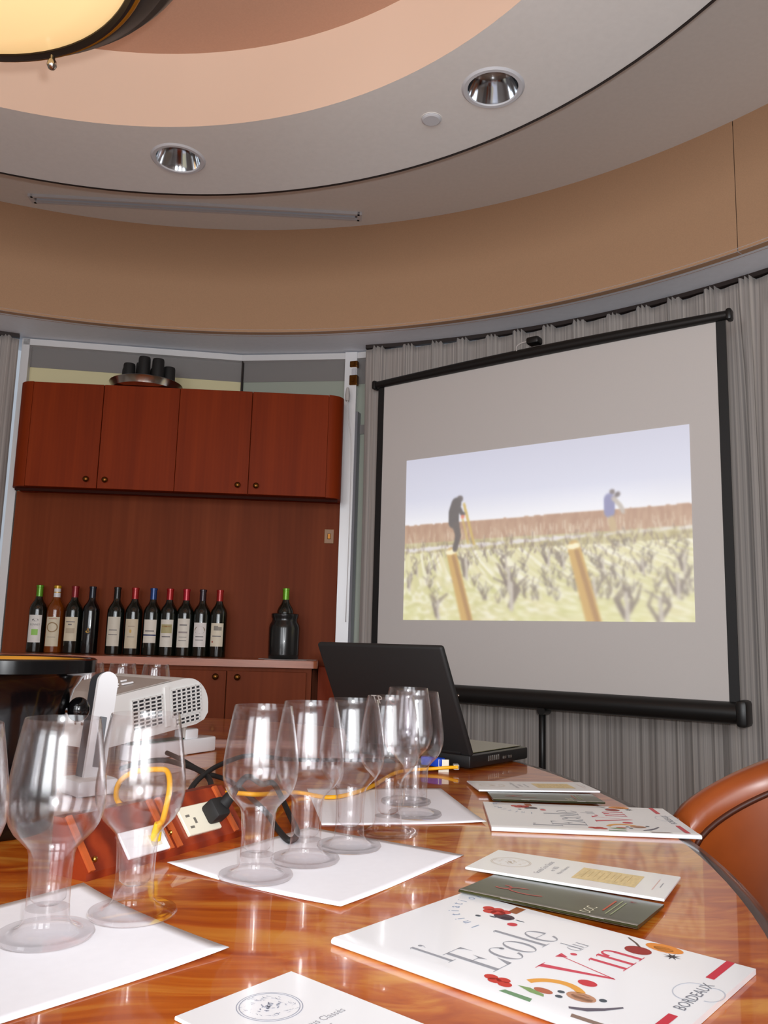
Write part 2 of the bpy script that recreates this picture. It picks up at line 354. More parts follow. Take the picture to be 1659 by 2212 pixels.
# pendant lamp
M_bowl, nt, p = nodes('lit_opal_glass'); p.inputs['Base Color'].default_value = (*s2l((250, 222, 170)), 1); p.inputs['Emission Color'].default_value = (*s2l((255, 214, 148)), 1); p.inputs['Emission Strength'].default_value = .64; p.inputs['Roughness'].default_value = .25
M_bronze = mat('dark_bronze', (30, 20, 14), .4, metal=.4)
PZ = CAMZ + 1.058
r = empty('pendant_lamp', (OX, OY, PZ)); tag(r, 'large round pendant lamp with glowing cream bowl and dark bronze shade', 'lamp')
b = MB(); b.lathe([(0, -.040), (.10, -.037), (.20, -.028), (.28, -.016), (.325, -.004), (.342, .008), (.335, .015), (.0, .0)], 72); b.build('bowl', M_bowl, r, True, 60)
sh = MB(); sh.lathe([(.338, .002), (.344, -.005), (.350, -.002), (.354, .006), (.362, .008), (.374, .020), (.400, .042), (.406, .054), (.420, .062), (.438, .086), (.440, .10), (.432, .10), (.41, .074), (.38, .047), (.350, .016), (.338, .012), (.338, .002)], 96)
so = sh.build('shade', M_bronze, r, True, 35)
b = MB(); b.lathe([(.3525, .0045), (.357, .0025), (.361, .0078)], 96); b.build('gilt_line', M_gold, so, True)
for k in range(2):
    a = radians(73 + 180 * k); b = MB()
    b.lathe([(0, -.026), (.006, -.024), (.009, -.018), (.008, -.010), (.005, -.006), (.005, .006), (0, .006)], 16, (.346 * cos(a), .346 * sin(a), -.003)); b.build('finial', M_steel, r, True, 50)
b = MB(); b.tube([(0, 0, .02), (0, 0, Z_A - PZ)], .012, 12); b.build('stem', M_bronze, r, True)
b = MB(); b.lathe([(0, Z_A - PZ - .03), (.05, Z_A - PZ - .028), (.07, Z_A - PZ), (0, Z_A - PZ)], 32); b.build('canopy', M_bronze, r, True, 40)
lamp('pendant_bulb', 'POINT', (OX, OY, PZ + .16), 5.5, (1, .72, .46), shadow_soft_size=.12)

# ------------------------------------------------------------------ curtains
def pleat(s, sp, seed):      # s metres along; sideways fold depth
    i = math.floor(s / sp); f = s / sp - i; rn = random.Random(seed * 1000 + i)
    j = rn.uniform(-.12, .12); f2 = f + j
    k = 0
    for o_ in (-.13, 0, .13): k += math.exp(-((f2 - .5 - o_) / .045) ** 2)
    return k, rn.uniform(.6, 1.2)
def curtain(name, a0, a1, R, seed, sp=.135):
    r = empty(name, P(R, radians(a0), 0))
    Ln = abs(radians(a1 - a0)) * R; n = int(Ln / .0075); base = P(R, radians(a0), 0)
    zs = [Z_E - .012, Z_E - .05, Z_E - .11, Z_E - .125, Z_E - .18, Z_E - .35, Z_E - .7, 1.3, .8, .4, .03]
    vs = []; along = []; ph = [random.Random(seed + 5).uniform(0, 6) for _ in range(5)]
    for i in range(n + 1):
        s = Ln * i / n; a = radians(a0 + (a1 - a0) * i / n); k, g = pleat(s, sp, seed)
        body = .016 * sin(2 * pi * s / sp + .8 * sin(s * 5 + ph[0])) + .010 * sin(2 * pi * s / .061 + ph[1] + 1.5 * sin(7 * s)) + .007 * sin(2 * pi * s / .034 + ph[2])
        for z in zs:
            t = min(1, max(0, (Z_E - .10 - z) / .45))
            head = -.028 * min(1, k) * g - .006 * sin(2 * pi * s / sp)
            d = head * (1 - t) ** 1.3 + body * t * (1 + .3 * sin(z * 1.7 + s * 3))
            zz = z + (.014 * min(1, k) - .006 if z > Z_E - .02 else 0)
            vs.append(P(R + d, a, zz) - base); along.append(s)
    m_ = len(zs); b = MB(); b.add(vs, [(i * m_ + j, (i + 1) * m_ + j, (i + 1) * m_ + j + 1, i * m_ + j + 1) for i in range(n) for j in range(m_ - 1)])
    me = b.mesh('cloth'); me.materials.append(M_curt)
    at_ = me.attributes.new('along', 'FLOAT', 'POINT'); at_.data.foreach_set('value', along)
    for q in me.polygons: q.use_smooth = True
    o = bpy.data.objects.new('cloth', me); COL.objects.link(o); o.parent = r
    md = o.modifiers.new('thick', 'SOLIDIFY'); md.thickness = .002
    b = MB(); b.lathe([(R - .012, Z_E - .012), (R + .012, Z_E - .012), (R + .012, Z_E + .008), (R - .012, Z_E + .008), (R - .012, Z_E - .012)], 60, (OX - base.x, OY - base.y, 0), a0=min(radians(a0), radians(a1)), a1=max(radians(a0), radians(a1)))
    b.build('track', M_dark, r, True, 40)
    return r
tag(curtain('curtain', 76.8, -30, 2.775, 3), 'long pleated grey curtain on the round wall behind the projection screen', 'curtain', 'pleated grey curtains')
tag(curtain('curtain', 110.5, 150, 2.86, 8, .12), 'short length of pleated grey curtain left of the wall cabinets', 'curtain', 'pleated grey curtains')

# ------------------------------------------------------------------ cabinets (straight run in the window bay)
CA = radians(3.9); C0 = Vector((-.93, 3.65, 0))
def cabw(x, y, z): return Vector((C0.x + x * cos(CA) - y * sin(CA), C0.y + x * sin(CA) + y * cos(CA), z))
UZ0, UZ1, UD = 1.655, 2.135, .185
def knob(parent, x, y, z):
    K = Matrix.Translation((x, y, z)) @ Matrix.Rotation(radians(90), 4, 'X')
    b = MB(); b.lathe([(0, .022), (.006, .0215), (.012, .018), (.0135, .012), (.010, .008), (.005, .006), (.005, 0), (0, 0)], 20, M=K); b.build('knob', M_dbrass, parent, True, 50)
def wall_cab(x0, x1, seam, end, label):
    r = empty('wall_cabinet', cabw(x0, 0, UZ0), CA); tag(r, label, 'cabinet', 'wall cabinets'); Wd = x1 - x0; Hh = UZ1 - UZ0; R_ = .07
    xl = R_ if end < 0 else 0.; xr = Wd - R_ if end > 0 else Wd
    b = MB(); b.box((Wd / 2 if not end else (xl + xr) / 2, .02 + (UD - .02) / 2, Hh / 2), (xr - xl, UD - .02, Hh - .004)); b.build('body', M_cab, r)
    cx = xl if end < 0 else xr
    pl = arc(cx, R_ , R_, pi, 1.5 * pi, 10) if end < 0 else arc(cx, R_, R_, 1.5 * pi, 2 * pi, 10)
    pl = ([(cx, UD), (cx - R_, UD)] + pl + [(cx, .02)]) if end < 0 else ([(cx, .02)] + pl + [(cx + R_, UD), (cx, UD)])
    b = MB(); b.prism(pl, 0, Hh); b.build('curved_end', M_cab, r, True, 30)
    for (a, c, kx) in ((xl + .001, seam - x0 - .0015, -.046), (seam - x0 + .0015, xr - .001, .036)):
        b = MB(); b.rbox(((a + c) / 2, .009, Hh / 2), (c - a, .018, Hh - .003), .001, 1); dr = b.build('door', M_cab, r)
        knob(dr, seam - x0 + kx, 0, .04)
wall_cab(-.735, -.013, -.352, -1, 'left wall cabinet of dark cherry veneer with a curved left end')
wall_cab(-.013, .735, .315, 1, 'right wall cabinet of dark cherry veneer with a curved right end')
# back panel behind the bottles
b = MB(); b.box((0, .01, 0), (1.50, .018, 1.66)); o = b.build('back_panel', M_cabb); o.location = cabw(-.01, UD - .005, .83); o.rotation_euler.z = CA
tag(o, 'plain cherry veneer back panel between wall cabinets and bottle counter', 'wood panel')
b = MB(); b.box((.72 / 2 - .37, .0, .0), (1.44, .012, .012)); o = b.build('underside_shade', mat('shaded_cherry', (50, 18, 10), .7, spec=.1), None); o.location = cabw(.01, .05, UZ0 - .007); o.rotation_euler.z = CA  # strip coloured dark to carry the shade under the wall cabinets
tag(o, 'thin dark strip for the shaded underside of the wall cabinets', 'shade strip')
CZ = .928
r = empty('switch_plate', cabw(.688, UD - .003, 1.50), CA); tag(r, 'small brass switch plate at the right end of the cherry back panel', 'switch')
b = MB(); b.rbox((0, -.003, 0), (.045, .007, .068), .002); b.build('plate', mat('dull_brass_plate', (150, 106, 66), .45), r)
b = MB(); b.rbox((0, -.007, 0), (.016, .006, .026), .002); b.build('rocker', M_dbrass, r)
# counter top and base cabinets
b = MB(); pl = [(-.745, .18), (-.745, -.17)] + arc(.64, -.15, .02, 1.5 * pi, 2 * pi, 6) + [(.66, .18)]
b.prism(pl, -.03, 0); o = b.build('counter_top', M_edge, None, True, 30); o.location = cabw(0, 0, CZ); o.rotation_euler.z = CA
tag(o, 'long cherry wood counter top carrying the row of wine bottles', 'counter')
def base_cab(x0, x1, label, seam=None):
    r = empty('base_cabinet', cabw(x0, 0, 0), CA); tag(r, label, 'cabinet', 'base cabinets'); Wd = x1 - x0
    b = MB(); b.box((Wd / 2, .02, (CZ - .03) / 2), (Wd, .30, CZ - .032)); b.build('body', M_cabb, r)
    if seam is None: seam = (x0 + x1) / 2
    for a, c, kx in ((.004, seam - x0 - .002, -.045), (seam - x0 + .002, Wd - .022, .045)):
        b = MB(); b.rbox(((a + c) / 2, -.141, .47), (c - a, .018, .82), .001, 1); dr = b.build('door', M_cabb, r); knob(dr, seam - x0 + kx, -.15, .855)
    return r
base_cab(-.74, -.042, 'left base cabinet under the counter, half hidden by the projector')
base_cab(-.04, .635, 'right base cabinet under the counter with two round brass knobs', .283)
b = MB(); b.box((0, 0, .45), (.075, .22, .90)); o = b.build('end_panel', M_cab); o.location = cabw(.70, .065, 0); o.rotation_euler.z = CA
tag(o, 'reddish end panel standing right of the base cabinets', 'wood panel')

# ------------------------------------------------------------------ bottles
def text_mesh(body, size, xs=1., align='LEFT'):
    c = bpy.data.curves.new('t', 'FONT'); c.body = body; c.size = size; c.align_x = align; c.resolution_u = 2
    o = bpy.data.objects.new('t', c); COL.objects.link(o)
    dg = bpy.context.evaluated_depsgraph_get(); me = bpy.data.meshes.new_from_object(o.evaluated_get(dg))
    v = [(q.co.x * xs, q.co.y) for q in me.vertices]; f = [tuple(q.vertices) for q in me.polygons]
    bpy.data.objects.remove(o); bpy.data.curves.remove(c); bpy.data.meshes.remove(me); return v, f
BP = [(0, 0), (.030, 0), (.0365, .003), (.0375, .008), (.0375, .185), (.0365, .198), (.031, .213), (.021, .228), (.0155, .240), (.0140, .252), (.0138, .289), (.0155, .290), (.0155, .297), (.013, .298), (0, .298)]
def glassmat(name, c): return mat(name, c, .14, spec=.6, coat=.5, coat_r=.03)
M_bg = glassmat('dark_green_bottle', (12, 16, 10)); M_bk = glassmat('black_bottle', (8, 8, 10)); M_am = glassmat('amber_wine_bottle', (116, 54, 6))
def wrap(b, pts, rr, z0, da=0):
    return [((rr) * sin(x / rr + da), -rr * cos(x / rr + da), z0 + y) for x, y in pts]
def bottle(px, py, capc, label, glass=M_bg, lab=None, extra=None, yo=.085, root=None, loc=None, cap2=None, z=CZ):
    q = atY(px, py, 3.735); L_ = Vector((q.x, q.y)) if loc is None else loc
    r = empty('wine_bottle', (L_.x, L_.y, z), -.10 * (q.x + .6)); tag(r, label, 'bottle', 'wine bottles on the counter')
    b = MB(); b.lathe(BP, 32); b.build('glass_body', glass, r, True, 50)
    b = MB(); b.lathe([(.0146, .238 if cap2 is None else .266), (.0144, .289), (.0161, .2895), (.0161, .2975), (.0135, .2990), (0, .2990)], 24); b.build('capsule', mat('capsule_%d_%d_%d' % capc, capc, .35, metal=.3, coat=.3), r, True, 50)
    if cap2: b = MB(); b.lathe([(.0147, .238), (.0145, .285)], 24); b.build('neck_foil', mat('white_foil', cap2, .4), r, True)
    if lab:
        z0, z1, hw, col = lab; rr = .0379
        b = MB(); b.grid(lambda u, v: ((rr) * sin((u - .5) * 2 * hw / rr), -rr * cos((u - .5) * 2 * hw / rr), z0 + (z1 - z0) * v), 14, 1)
        lo = b.build('label', mat('bottle_label_%d_%d_%d' % col, col, .55, noise=.03, nscale=60), r, True)
        for kind, x, y, w_, h_, c in (extra or []):
            b = MB(); mm = mat('ink_%d_%d_%d' % c, c, .6); zc = z0 + y
            if kind == 'rect': b.grid(lambda u, v: wrap(b, [(x + (u - .5) * w_, (v - .5) * h_)], rr + .0003, zc)[0], 8, 1)
            elif kind == 'oval':
                for (k0, k1) in ((0, 1),):
                    ring = [(x + w_ / 2 * cos(2 * pi * i / 20), h_ / 2 * sin(2 * pi * i / 20)) for i in range(20)]
                    b.poly(wrap(b, ring, rr + .0003, zc))
            elif kind == 'ring':
                n = 28; pi_ = [(x + w_ / 2 * k * cos(2 * pi * i / n), h_ / 2 * k * sin(2 * pi * i / n)) for i in range(n) for k in (1, .8)]
                b.add(wrap(b, pi_, rr + .0003, zc), [(2 * i, 2 * ((i + 1) % n), 2 * ((i + 1) % n) + 1, 2 * i + 1) for i in range(n)])
            else:
                v, f = text_mesh(kind, h_, 1, 'CENTER'); mxw = max(abs(a) for a, _ in v) * 2; k = w_ / mxw
                b.add(wrap(b, [(x + a * k, c_) for a, c_ in v], rr + .0003, zc), f)
            b.build('print', mm, lo)
    return r
W_, CR_ = (222, 216, 204), (214, 202, 176)
GR = (120, 116, 116); BR = (150, 122, 84)
bottle(75, 1402, (92, 148, 24), 'wine bottle with green capsule and a green square on its white label', lab=(.045, .165, .030, (226, 222, 216)), extra=[('rect', .003, .045, .028, .026, (150, 204, 96)), ('BONNET', .002, .074, .044, .012, GR), ('oval', .002, .098, .028, .012, GR)])
bottle(113, 1408, (196, 150, 20), 'amber wine bottle with white and gold neck foil', glass=M_am, cap2=(222, 220, 222), lab=(.030, .158, .031, CR_), extra=[('ring', .0, .083, .050, .044, BR), ('rect', 0, .04, .036, .002, GR), ('rect', 0, .12, .036, .002, (170, 60, 50))])
bottle(152, 1411, (130, 10, 24), 'wine bottle with dark red capsule beside the amber bottle', lab=(.055, .160, .030, CR_), extra=[('rect', -.002, .084, .040, .004, GR), ('rect', -.002, .072, .016, .006, GR), ('rect', 0, .045, .040, .022, (186, 172, 148))])
bottle(190, 1412, (22, 26, 40), 'black wine bottle without paper label, small gold mark', glass=M_bk, lab=(.088, .112, .012, (20, 18, 16)), extra=[('oval', 0, .010, .018, .010, (196, 150, 60)), ('oval', .002, .02, .008, .012, (150, 110, 50))])
bottle(244, 1415, (22, 20, 20), 'wine bottle with black capsule, first after the gap in the row', lab=(.038, .166, .030, (214, 206, 190)), extra=[('rect', 0, .07, .036, .004, GR), ('rect', 0, .05, .04, .0025, GR)])
bottle(283, 1417, (158, 12, 16), 'wine bottle with red capsule and plain pale label', lab=(.030, .158, .030, (210, 196, 170)), extra=[('rect', 0, .096, .030, .004, (180, 160, 140)), ('rect', 0, .05, .034, .0025, GR), ('oval', -.002, .075, .010, .016, (206, 170, 96))])
bottle(323, 1417, (20, 60, 120), 'wine bottle with blue capsule and a blue stripe across its label', lab=(.056, .158, .030, (224, 216, 204)), extra=[('rect', 0, .034, .0595, .006, (26, 40, 96)), ('rect', 0, .052, .042, .005, GR)])
bottle(359, 1418, (164, 8, 14), 'wine bottle with red capsule and olive band on its label', lab=(.040, .160, .030, W_), extra=[('rect', 0, .080, .050, .038, (176, 166, 120)), ('rect', 0, .090, .040, .006, (150, 110, 60)), ('rect', 0, .045, .038, .005, GR)])
bottle(395, 1419, (170, 6, 36), 'wine bottle with crimson capsule and tall pale label', lab=(.040, .166, .029, W_), extra=[('rect', 0, .098, .034, .005, GR), ('rect', 0, .066, .040, .007, (160, 150, 148)), ('rect', 0, .045, .036, .0025, GR), ('rect', 0, .030, .036, .0025, GR)])
bottle(431, 1419, (40, 22, 34), 'wine bottle with dark purple capsule, second from the right of the row', lab=(.044, .150, .030, (226, 220, 216)), extra=[('oval', 0, .074, .050, .034, (150, 134, 116)), ('rect', 0, .045, .036, .004, GR), ('rect', 0, .03, .036, .0025, GR)])
bottle(468, 1420, (156, 10, 12), 'wine bottle with red capsule at the right end of the row', lab=(.048, .150, .030, (222, 212, 190)), extra=[('rect', -.004, .080, .020, .020, (140, 134, 124)), ('rect', .014, .078, .016, .016, (150, 144, 132)), ('rect', 0, .045, .040, .004, GR), ('oval', -.018, .02, .008, .008, (170, 90, 70))])
q = atY(612, 1420, 3.72)
b = MB()
n = 40; pts = [(q.x + (.115 + .02 * sin(5 * 2 * pi * i / n)) * cos(2 * pi * i / n) + .02, q.y - .03 + .085 * sin(2 * pi * i / n), CZ + .0015) for i in range(n)]
b.add(pts + [(x, y, z - .0012) for x, y, z in pts], [tuple(range(n)), tuple(range(2 * n - 1, n - 1, -1))] + [(i, (i + 1) % n, n + (i + 1) % n, n + i) for i in range(n)])
nk = b.build('napkin', mat('grey_white_cloth', (190, 184, 182), .9), None); tag(nk, 'crumpled white napkin lying under the black wine cooler', 'napkin')
r = empty('wine_cooler', (q.x, q.y, CZ + .002)); tag(r, 'black stoneware wine cooler jar holding a green-capped bottle', 'wine cooler')
b = MB(); b.lathe([(0, 0), (.060, 0), (.066, .004), (.068, .02), (.069, .135), (.066, .150), (.058, .164), (.056, .174), (.060, .182), (.061, .196), (.057, .199), (.053, .196), (.050, .17), (.060, .14), (.060, .012), (0, .012)], 40); b.build('jar', mat('black_stoneware', (24, 25, 25), .25, coat=.3), r, True, 50)
bottle(612, 1420, (104, 160, 20), 'wine bottle with green capsule standing inside the black cooler', loc=Vector((q.x, q.y)), z=CZ + .0145)

# tray of upturned cups on the wall cabinet
q = cabw(-.19, .10, UZ1); r = empty('serving_tray', q); tag(r, 'round steel tray of black cups on top of the wall cabinets', 'tray')
b = MB(); b.lathe([(0, .001), (.13, .001), (.150, .006), (.158, .026), (.166, .036), (.163, .038), (.152, .028), (.145, .010), (0, .006)], 56); b.build('dish', M_steel, r, True, 40)
CUPS = [(-.075, -.03, .0), (-.04, .045, .028), (-.005, -.035, .034), (.03, .04, .0), (.060, -.036, .022), (.100, .012, .0), (-.102, .040, .0), (.0, .098, .0)]
cp0 = None
NM = ['leftmost front black cup on the steel tray', 'black cup standing behind the leftmost cup on the tray', 'tallest standing black cup near the middle of the tray', 'low black cup between the two tall cups on the tray', 'raised black cup right of the middle of the tray', 'rightmost black cup on the steel tray', 'black cup at the left rear edge of the tray', 'black cup at the far rear of the tray']
for k, (x, y, h) in enumerate(CUPS):
    if cp0 is None:
        cp0 = empty('cup'); b = MB(); b.lathe([(.0295, 0), (.0285, .04), (.0270, .110), (.025, .1185), (.016, .1205), (0, .1205)], 28); b.lathe([(.0275, 0), (.0265, .04), (.0250, .107), (0, .110)], 28); b.build('body', M_blkm, cp0, True, 50)
        b = MB(); b.lathe([(.0275, 0), (.0302, 0), (.0302, .006), (.0290, .007)], 28); b.build('rim', M_blkm, cp0, True, 50); c = cp0
    else: c = copy_tree(cp0)
    c.location = (q.x + x, q.y + y, q.z + .0075 + (.008 if h else 0)); c.scale = (1, 1, 1 + h * 6); tag(c, NM[k], 'cup', 'black cups on the tray')

# ------------------------------------------------------------------ projection screen on its stand
SL = Vector((-.015, 3.664)); SR = Vector((1.156, 2.792)); sd = (SR - SL).normalized(); SA = atan2(sd.y, sd.x); SW = (SR - SL).length
r = empty('projection_screen', (SL.x, SL.y, 0), SA); tag(r, 'portable white projection screen in black borders showing a vineyard picture', 'projection screen')
SZ0, SZ1 = CAMZ - .167, CAMZ + 1.153
b = MB(); b.box((SW / 2, .004, (SZ0 + SZ1) / 2), (SW, .003, SZ1 - SZ0)); b.build('fabric', M_scr, r)
for x in (-.0165, SW + .0165):
    b = MB(); b.box((x, .0035, (SZ0 + SZ1) / 2), (.033, .004, SZ1 - SZ0)); b.build('side_border', M_blkm, r)
# top slat, slightly bowed upwards in the middle
pts = [(-.045 + (SW + .09) * t, .0, SZ1 + .012 + .007 * sin(pi * t)) for t in [i / 16 for i in range(17)]]
b = MB(); b.tube(pts, [.017 + .005 * sin(pi * i / 16) for i in range(17)], 12); b.build('top_slat', M_blk, r, True, 50)
for x in (-.048, SW + .048):
    b = MB(); b.rbox((x, 0, SZ1 + .011), (.02, .042, .042), .008); b.build('slat_cap', M_blk, r, True, 40)
b = MB(); b.tube([(-.02, 0, SZ0 - .036), (SW + .03, 0, SZ0 - .036)], .036, 20); b.build('roller_case', M_blk, r, True, 50)
for x in (-.03, SW + .045):
    b = MB(); b.rbox((x, 0, SZ0 - .036), (.036, .088, .086), .012); b.build('case_cap', M_blk, r, True, 40)
b = MB(); b.tube([(.765, .045, .30), (.765, .045, SZ0 + .05)], .013, 12); b.tube([(.765, .045, SZ0), (.765, .045, SZ1 + .04)], .011, 12); b.build('stand_pole', M_blk, r, True)
b = MB(); b.tube([(.79, -.02, SZ0 - .075), (.79, .04, SZ0 - .075)], .016, 14); b.build('knob', M_blk, r, True, 50)
b = MB(); b.lathe([(0, .0), (.006, 0), (.006, .004), (0, .005)], 12, M=Matrix.Translation((.44, -.036, SZ0 - .04)) @ Matrix.Rotation(radians(90), 4, 'X')); b.build('screw', M_steel, r, True)
b = MB(); b.rbox((.750, .012, SZ1 + .070), (.055, .05, .030), .009); b.build('hook', M_blk, r, True, 40)
b = MB(); b.tube(smooth_path([(.730, .0, SZ1 + .070), (.700, -.006, SZ1 + .066), (.682, -.012, SZ1 + .052), (.684, -.014, SZ1 + .03)], 5), .003, 8); b.build('handle', M_grey, r, True)
for k in range(3):
    a = radians(90 + 120 * k); b = MB(); b.tube([(.765, .045, .42), (.765 + .12 * cos(a), .045 + .10 * sin(a), .36), (.765 + .40 * cos(a), .045 + .28 * sin(a), .015)], .010, 10); b.build('leg', M_blk, r, True)

# projected vineyard picture: painted per point on a fine grid
NX, NY = 320, 184
rn = random.Random(11)
def lerp(a, b, t): return tuple(x + (y - x) * t for x, y in zip(a, b))
cv = [[None] * (NX + 1) for _ in range(NY + 1)]
def vnoise(x, y, s):
    xi, yi = math.floor(x), math.floor(y); fx, fy = x - xi, y - yi; fx = fx * fx * (3 - 2 * fx); fy = fy * fy * (3 - 2 * fy)
    h = lambda a, b_: (math.sin(a * 127.1 + b_ * 311.7 + s * 74.7) * 43758.5453) % 1
    return (h(xi, yi) * (1 - fx) + h(xi + 1, yi) * fx) * (1 - fy) + (h(xi, yi + 1) * (1 - fx) + h(xi + 1, yi + 1) * fx) * fy
HZ = .405
for j in range(NY + 1):
    y = j / NY
    for i in range(NX + 1):
        x = i / NX
        hz = HZ + .012 * (1 - x) + .004 * vnoise(x * 90, 1, 3)
        if y < hz:
            t = y / hz; c = lerp((198, 200, 222), (216, 219, 238), min(1, t * 1.6)) if t < .62 else lerp((216, 219, 238), (250, 250, 255), (t - .62) / .38)
            c = lerp(c, (208, 208, 220), .25 * vnoise(x * 4, y * 6, 9))
        else:
            t = (y - hz) / (1 - hz)
            if t < .19:
                c = lerp((190, 150, 118), (168, 120, 88), vnoise(x * 130, y * 22, 1)); c = lerp(c, (208, 180, 140), .5 * vnoise(x * 220, y * 8, 5) * t * 5)
            elif t < .30:
                c = lerp((206, 194, 140), (172, 158, 100), vnoise(x * 70, y * 60, 2)); c = lerp(c, (236, 232, 210), .8 * max(0, vnoise(x * 150, y * 10, 6) - .45))
            else:
                d = (t - .3) / .7; f = 60 - 34 * d
                c = lerp((236, 226, 178), (204, 200, 132), vnoise(x * f * 1.3, y * f * 1.5, 7)); c = lerp(c, (255, 250, 230), min(1, max(0, vnoise(x * f * 1.9, y * f * 2.0, 8) - .38) * 2))
                c = lerp(c, (216, 220, 128), .4 * d * vnoise(x * 18, y * 18, 12))
        cv[j][i] = c
def blend(x, y, c, a):
    i, j = int(round(x * NX)), int(round(y * NY))
    if 0 <= i <= NX and 0 <= j <= NY: cv[j][i] = lerp(cv[j][i], c, a)
def stroke(p, c, w0, w1, a=.9):
    n = len(p) - 1
    for k in range(n):
        (x0, y0), (x1, y1) = p[k], p[k + 1]; L_ = max(2, int(math.hypot((x1 - x0) * NX, (y1 - y0) * NY) * 1.5))
        for s_ in range(L_):
            t = s_ / L_; x = x0 + (x1 - x0) * t; y = y0 + (y1 - y0) * t; w = w0 + (w1 - w0) * (k + t) / n
            wi = int(w * NX) + 1
            for dj in range(-wi, wi + 1):
                for di in range(-wi, wi + 1):
                    dd = math.hypot(di, dj) / NX
                    if dd <= w + .6 / NX: blend(x + di / NX, y + dj / NY, c, a * max(0, min(1, (w + .6 / NX - dd) * NX)) * .7)
# road, far vines, nearer vines
for k in range(90): x = rn.random(); stroke([(x, .575 - .05 * x + rn.uniform(-.01, .012) - (.0 if x < .6 else .0)), (x + .03, .572 - .05 * x)], (232, 226, 224), .004, .004, .55 if x < .68 else .15)
for k in range(150):
    x = rn.random(); y = .50 + .06 * rn.random() - .02 * x; stroke([(x, y), (x + rn.uniform(-.003, .003), y - .045)], (238, 228, 206), .0008, .0008, .6)
for k in range(120):
    x = rn.random(); y = .55 + .10 * rn.random() - .02 * x
    for q_ in range(2): stroke([(x, y), (x + rn.uniform(-.012, .012), y - rn.uniform(.02, .05))], (112, 88, 78), .0012, .0008, .5)
for k in range(150):
    x = rn.random() ** .6; y = .60 + .30 * rn.random() ** 1.4
    s_ = .5 + (y - .55) * 2.2
    for q_ in range(3): stroke([(x, y), (x + rn.uniform(-.014, .014) * s_, y - .03 * s_), (x + rn.uniform(-.03, .03) * s_, y - .065 * s_)], rn.choice([(112, 96, 84), (132, 116, 96), (92, 80, 72)]), .0020 * s_, .0010 * s_, .5)
    stroke([(x + .012, y), (x + .012 + rn.uniform(-.004, .004), y - .06 * s_)], (240, 234, 216), .0015 * s_, .0015 * s_, .6)
for (x, y, s_) in ((.02, .80, 1.1), (.05, .72, .8), (.10, .72, .8), (.13, .70, .6), (.25, .74, 1.5), (.42, .92, 1.9), (.41, .80, 1.5), (.40, .70, 1.0), (.55, .68, 1.2), (.60, .70, 1.0), (.14, .98, 1.5), (.70, .88, 1.6), (.80, .98, 1.9), (.95, .86, 1.5), (.90, 1.0, 1.7), (.85, .74, 1.0), (.73, .72, .9), (.97, .74, 1.2)):
    for q_ in range(4): stroke([(x, y), (x + rn.uniform(-.02, .02) * s_, y - .05 * s_), (x + rn.uniform(-.04, .04) * s_, y - .085 * s_ - .02 * rn.random())], (112, 96, 84), .0036 * s_, .0014 * s_, .45)
    stroke([(x + .006, y + .02), (x + .004, y - .07 * s_)], (204, 194, 180), .004 * s_, .003 * s_, .55)
# two cut posts
for (a, c_, w0) in (((.195, .60), (.262, 1.02), .018), ((.640, .60), (.705, 1.02), .020)):
    stroke([a, c_], (206, 162, 70), w0, w0 * 1.15, .95); stroke([(a[0] + .008, a[1] + .02), (c_[0] + .012, c_[1])], (168, 118, 40), w0 * .35, w0 * .4, .6)
    stroke([(a[0] - .014, a[1]), (a[0] + .014, a[1] - .008)], (255, 246, 206), .008, .008, .95)
# man pruning, left; man in blue, right
D1, SK = (46, 42, 46), (150, 116, 100)
stroke([(.225, .275), (.229, .282)], (60, 52, 52), .011, .011, 1); stroke([(.214, .30), (.202, .36), (.203, .42)], D1, .018, .020, 1)
stroke([(.222, .33), (.236, .37), (.246, .372)], D1, .007, .005, 1); stroke([(.208, .43), (.222, .50), (.208, .585)], (58, 48, 46), .010, .008, 1); stroke([(.216, .43), (.22, .52)], (58, 48, 46), .010, .008, 1)
stroke([(.243, .31), (.285, .56)], (206, 172, 70), .004, .004, .9); stroke([(.238, .40), (.262, .55)], (206, 172, 70), .003, .003, .8); stroke([(.236, .385), (.243, .39)], (230, 110, 80), .006, .006, .9)
stroke([(.765, .315), (.768, .32)], (92, 80, 80), .008, .008, .9); stroke([(.757, .35), (.755, .43)], (126, 128, 176), .016, .016, .9); stroke([(.768, .35), (.79, .39), (.80, .43)], (190, 180, 170), .006, .006, .8); stroke([(.778, .335), (.787, .325)], (90, 80, 84), .006, .006, .9)
stroke([(.762, .46), (.768, .52)], (196, 168, 120), .011, .010, .6)
import numpy as np
A_ = np.array(cv, float)
def blur(Q, n):
    for _ in range(n):
        E_ = np.pad(Q, ((1, 1), (1, 1), (0, 0)), 'edge'); Q = (E_[:-2, 1:-1] + E_[2:, 1:-1] + E_[1:-1, :-2] + E_[1:-1, 2:] + 2 * E_[1:-1, 1:-1]) / 6
    return Q
S1 = blur(A_, 2); S2 = blur(A_, 5); wgt = np.clip((np.arange(NY + 1) / NY - .62) / .3, 0, 1)[:, None, None]
cv = S1 * (1 - wgt) + S2 * wgt
X0, X1, Z0_, Z1_ = .135, 1.358, CAMZ + .092, CAMZ + .790
b = MB(); b.grid(lambda u, v: (X0 + (X1 - X0) * u, .0015, Z1_ + (Z0_ - Z1_) * v), NX, NY)
me = b.mesh('projected_picture'); ca = me.attributes.new('Col', 'FLOAT_COLOR', 'POINT'); buf = []
for i in range(NX + 1):
    for j in range(NY + 1): buf += [*s2l(cv[j][i]), 1.]
ca.data.foreach_set('color', buf)
m, nt, p = nodes('projected_light'); a_ = nt.nodes.new('ShaderNodeAttribute'); a_.attribute_name = 'Col'
nt.links.new(a_.outputs['Color'], p.inputs['Emission Color']); p.inputs['Emission Strength'].default_value = .78
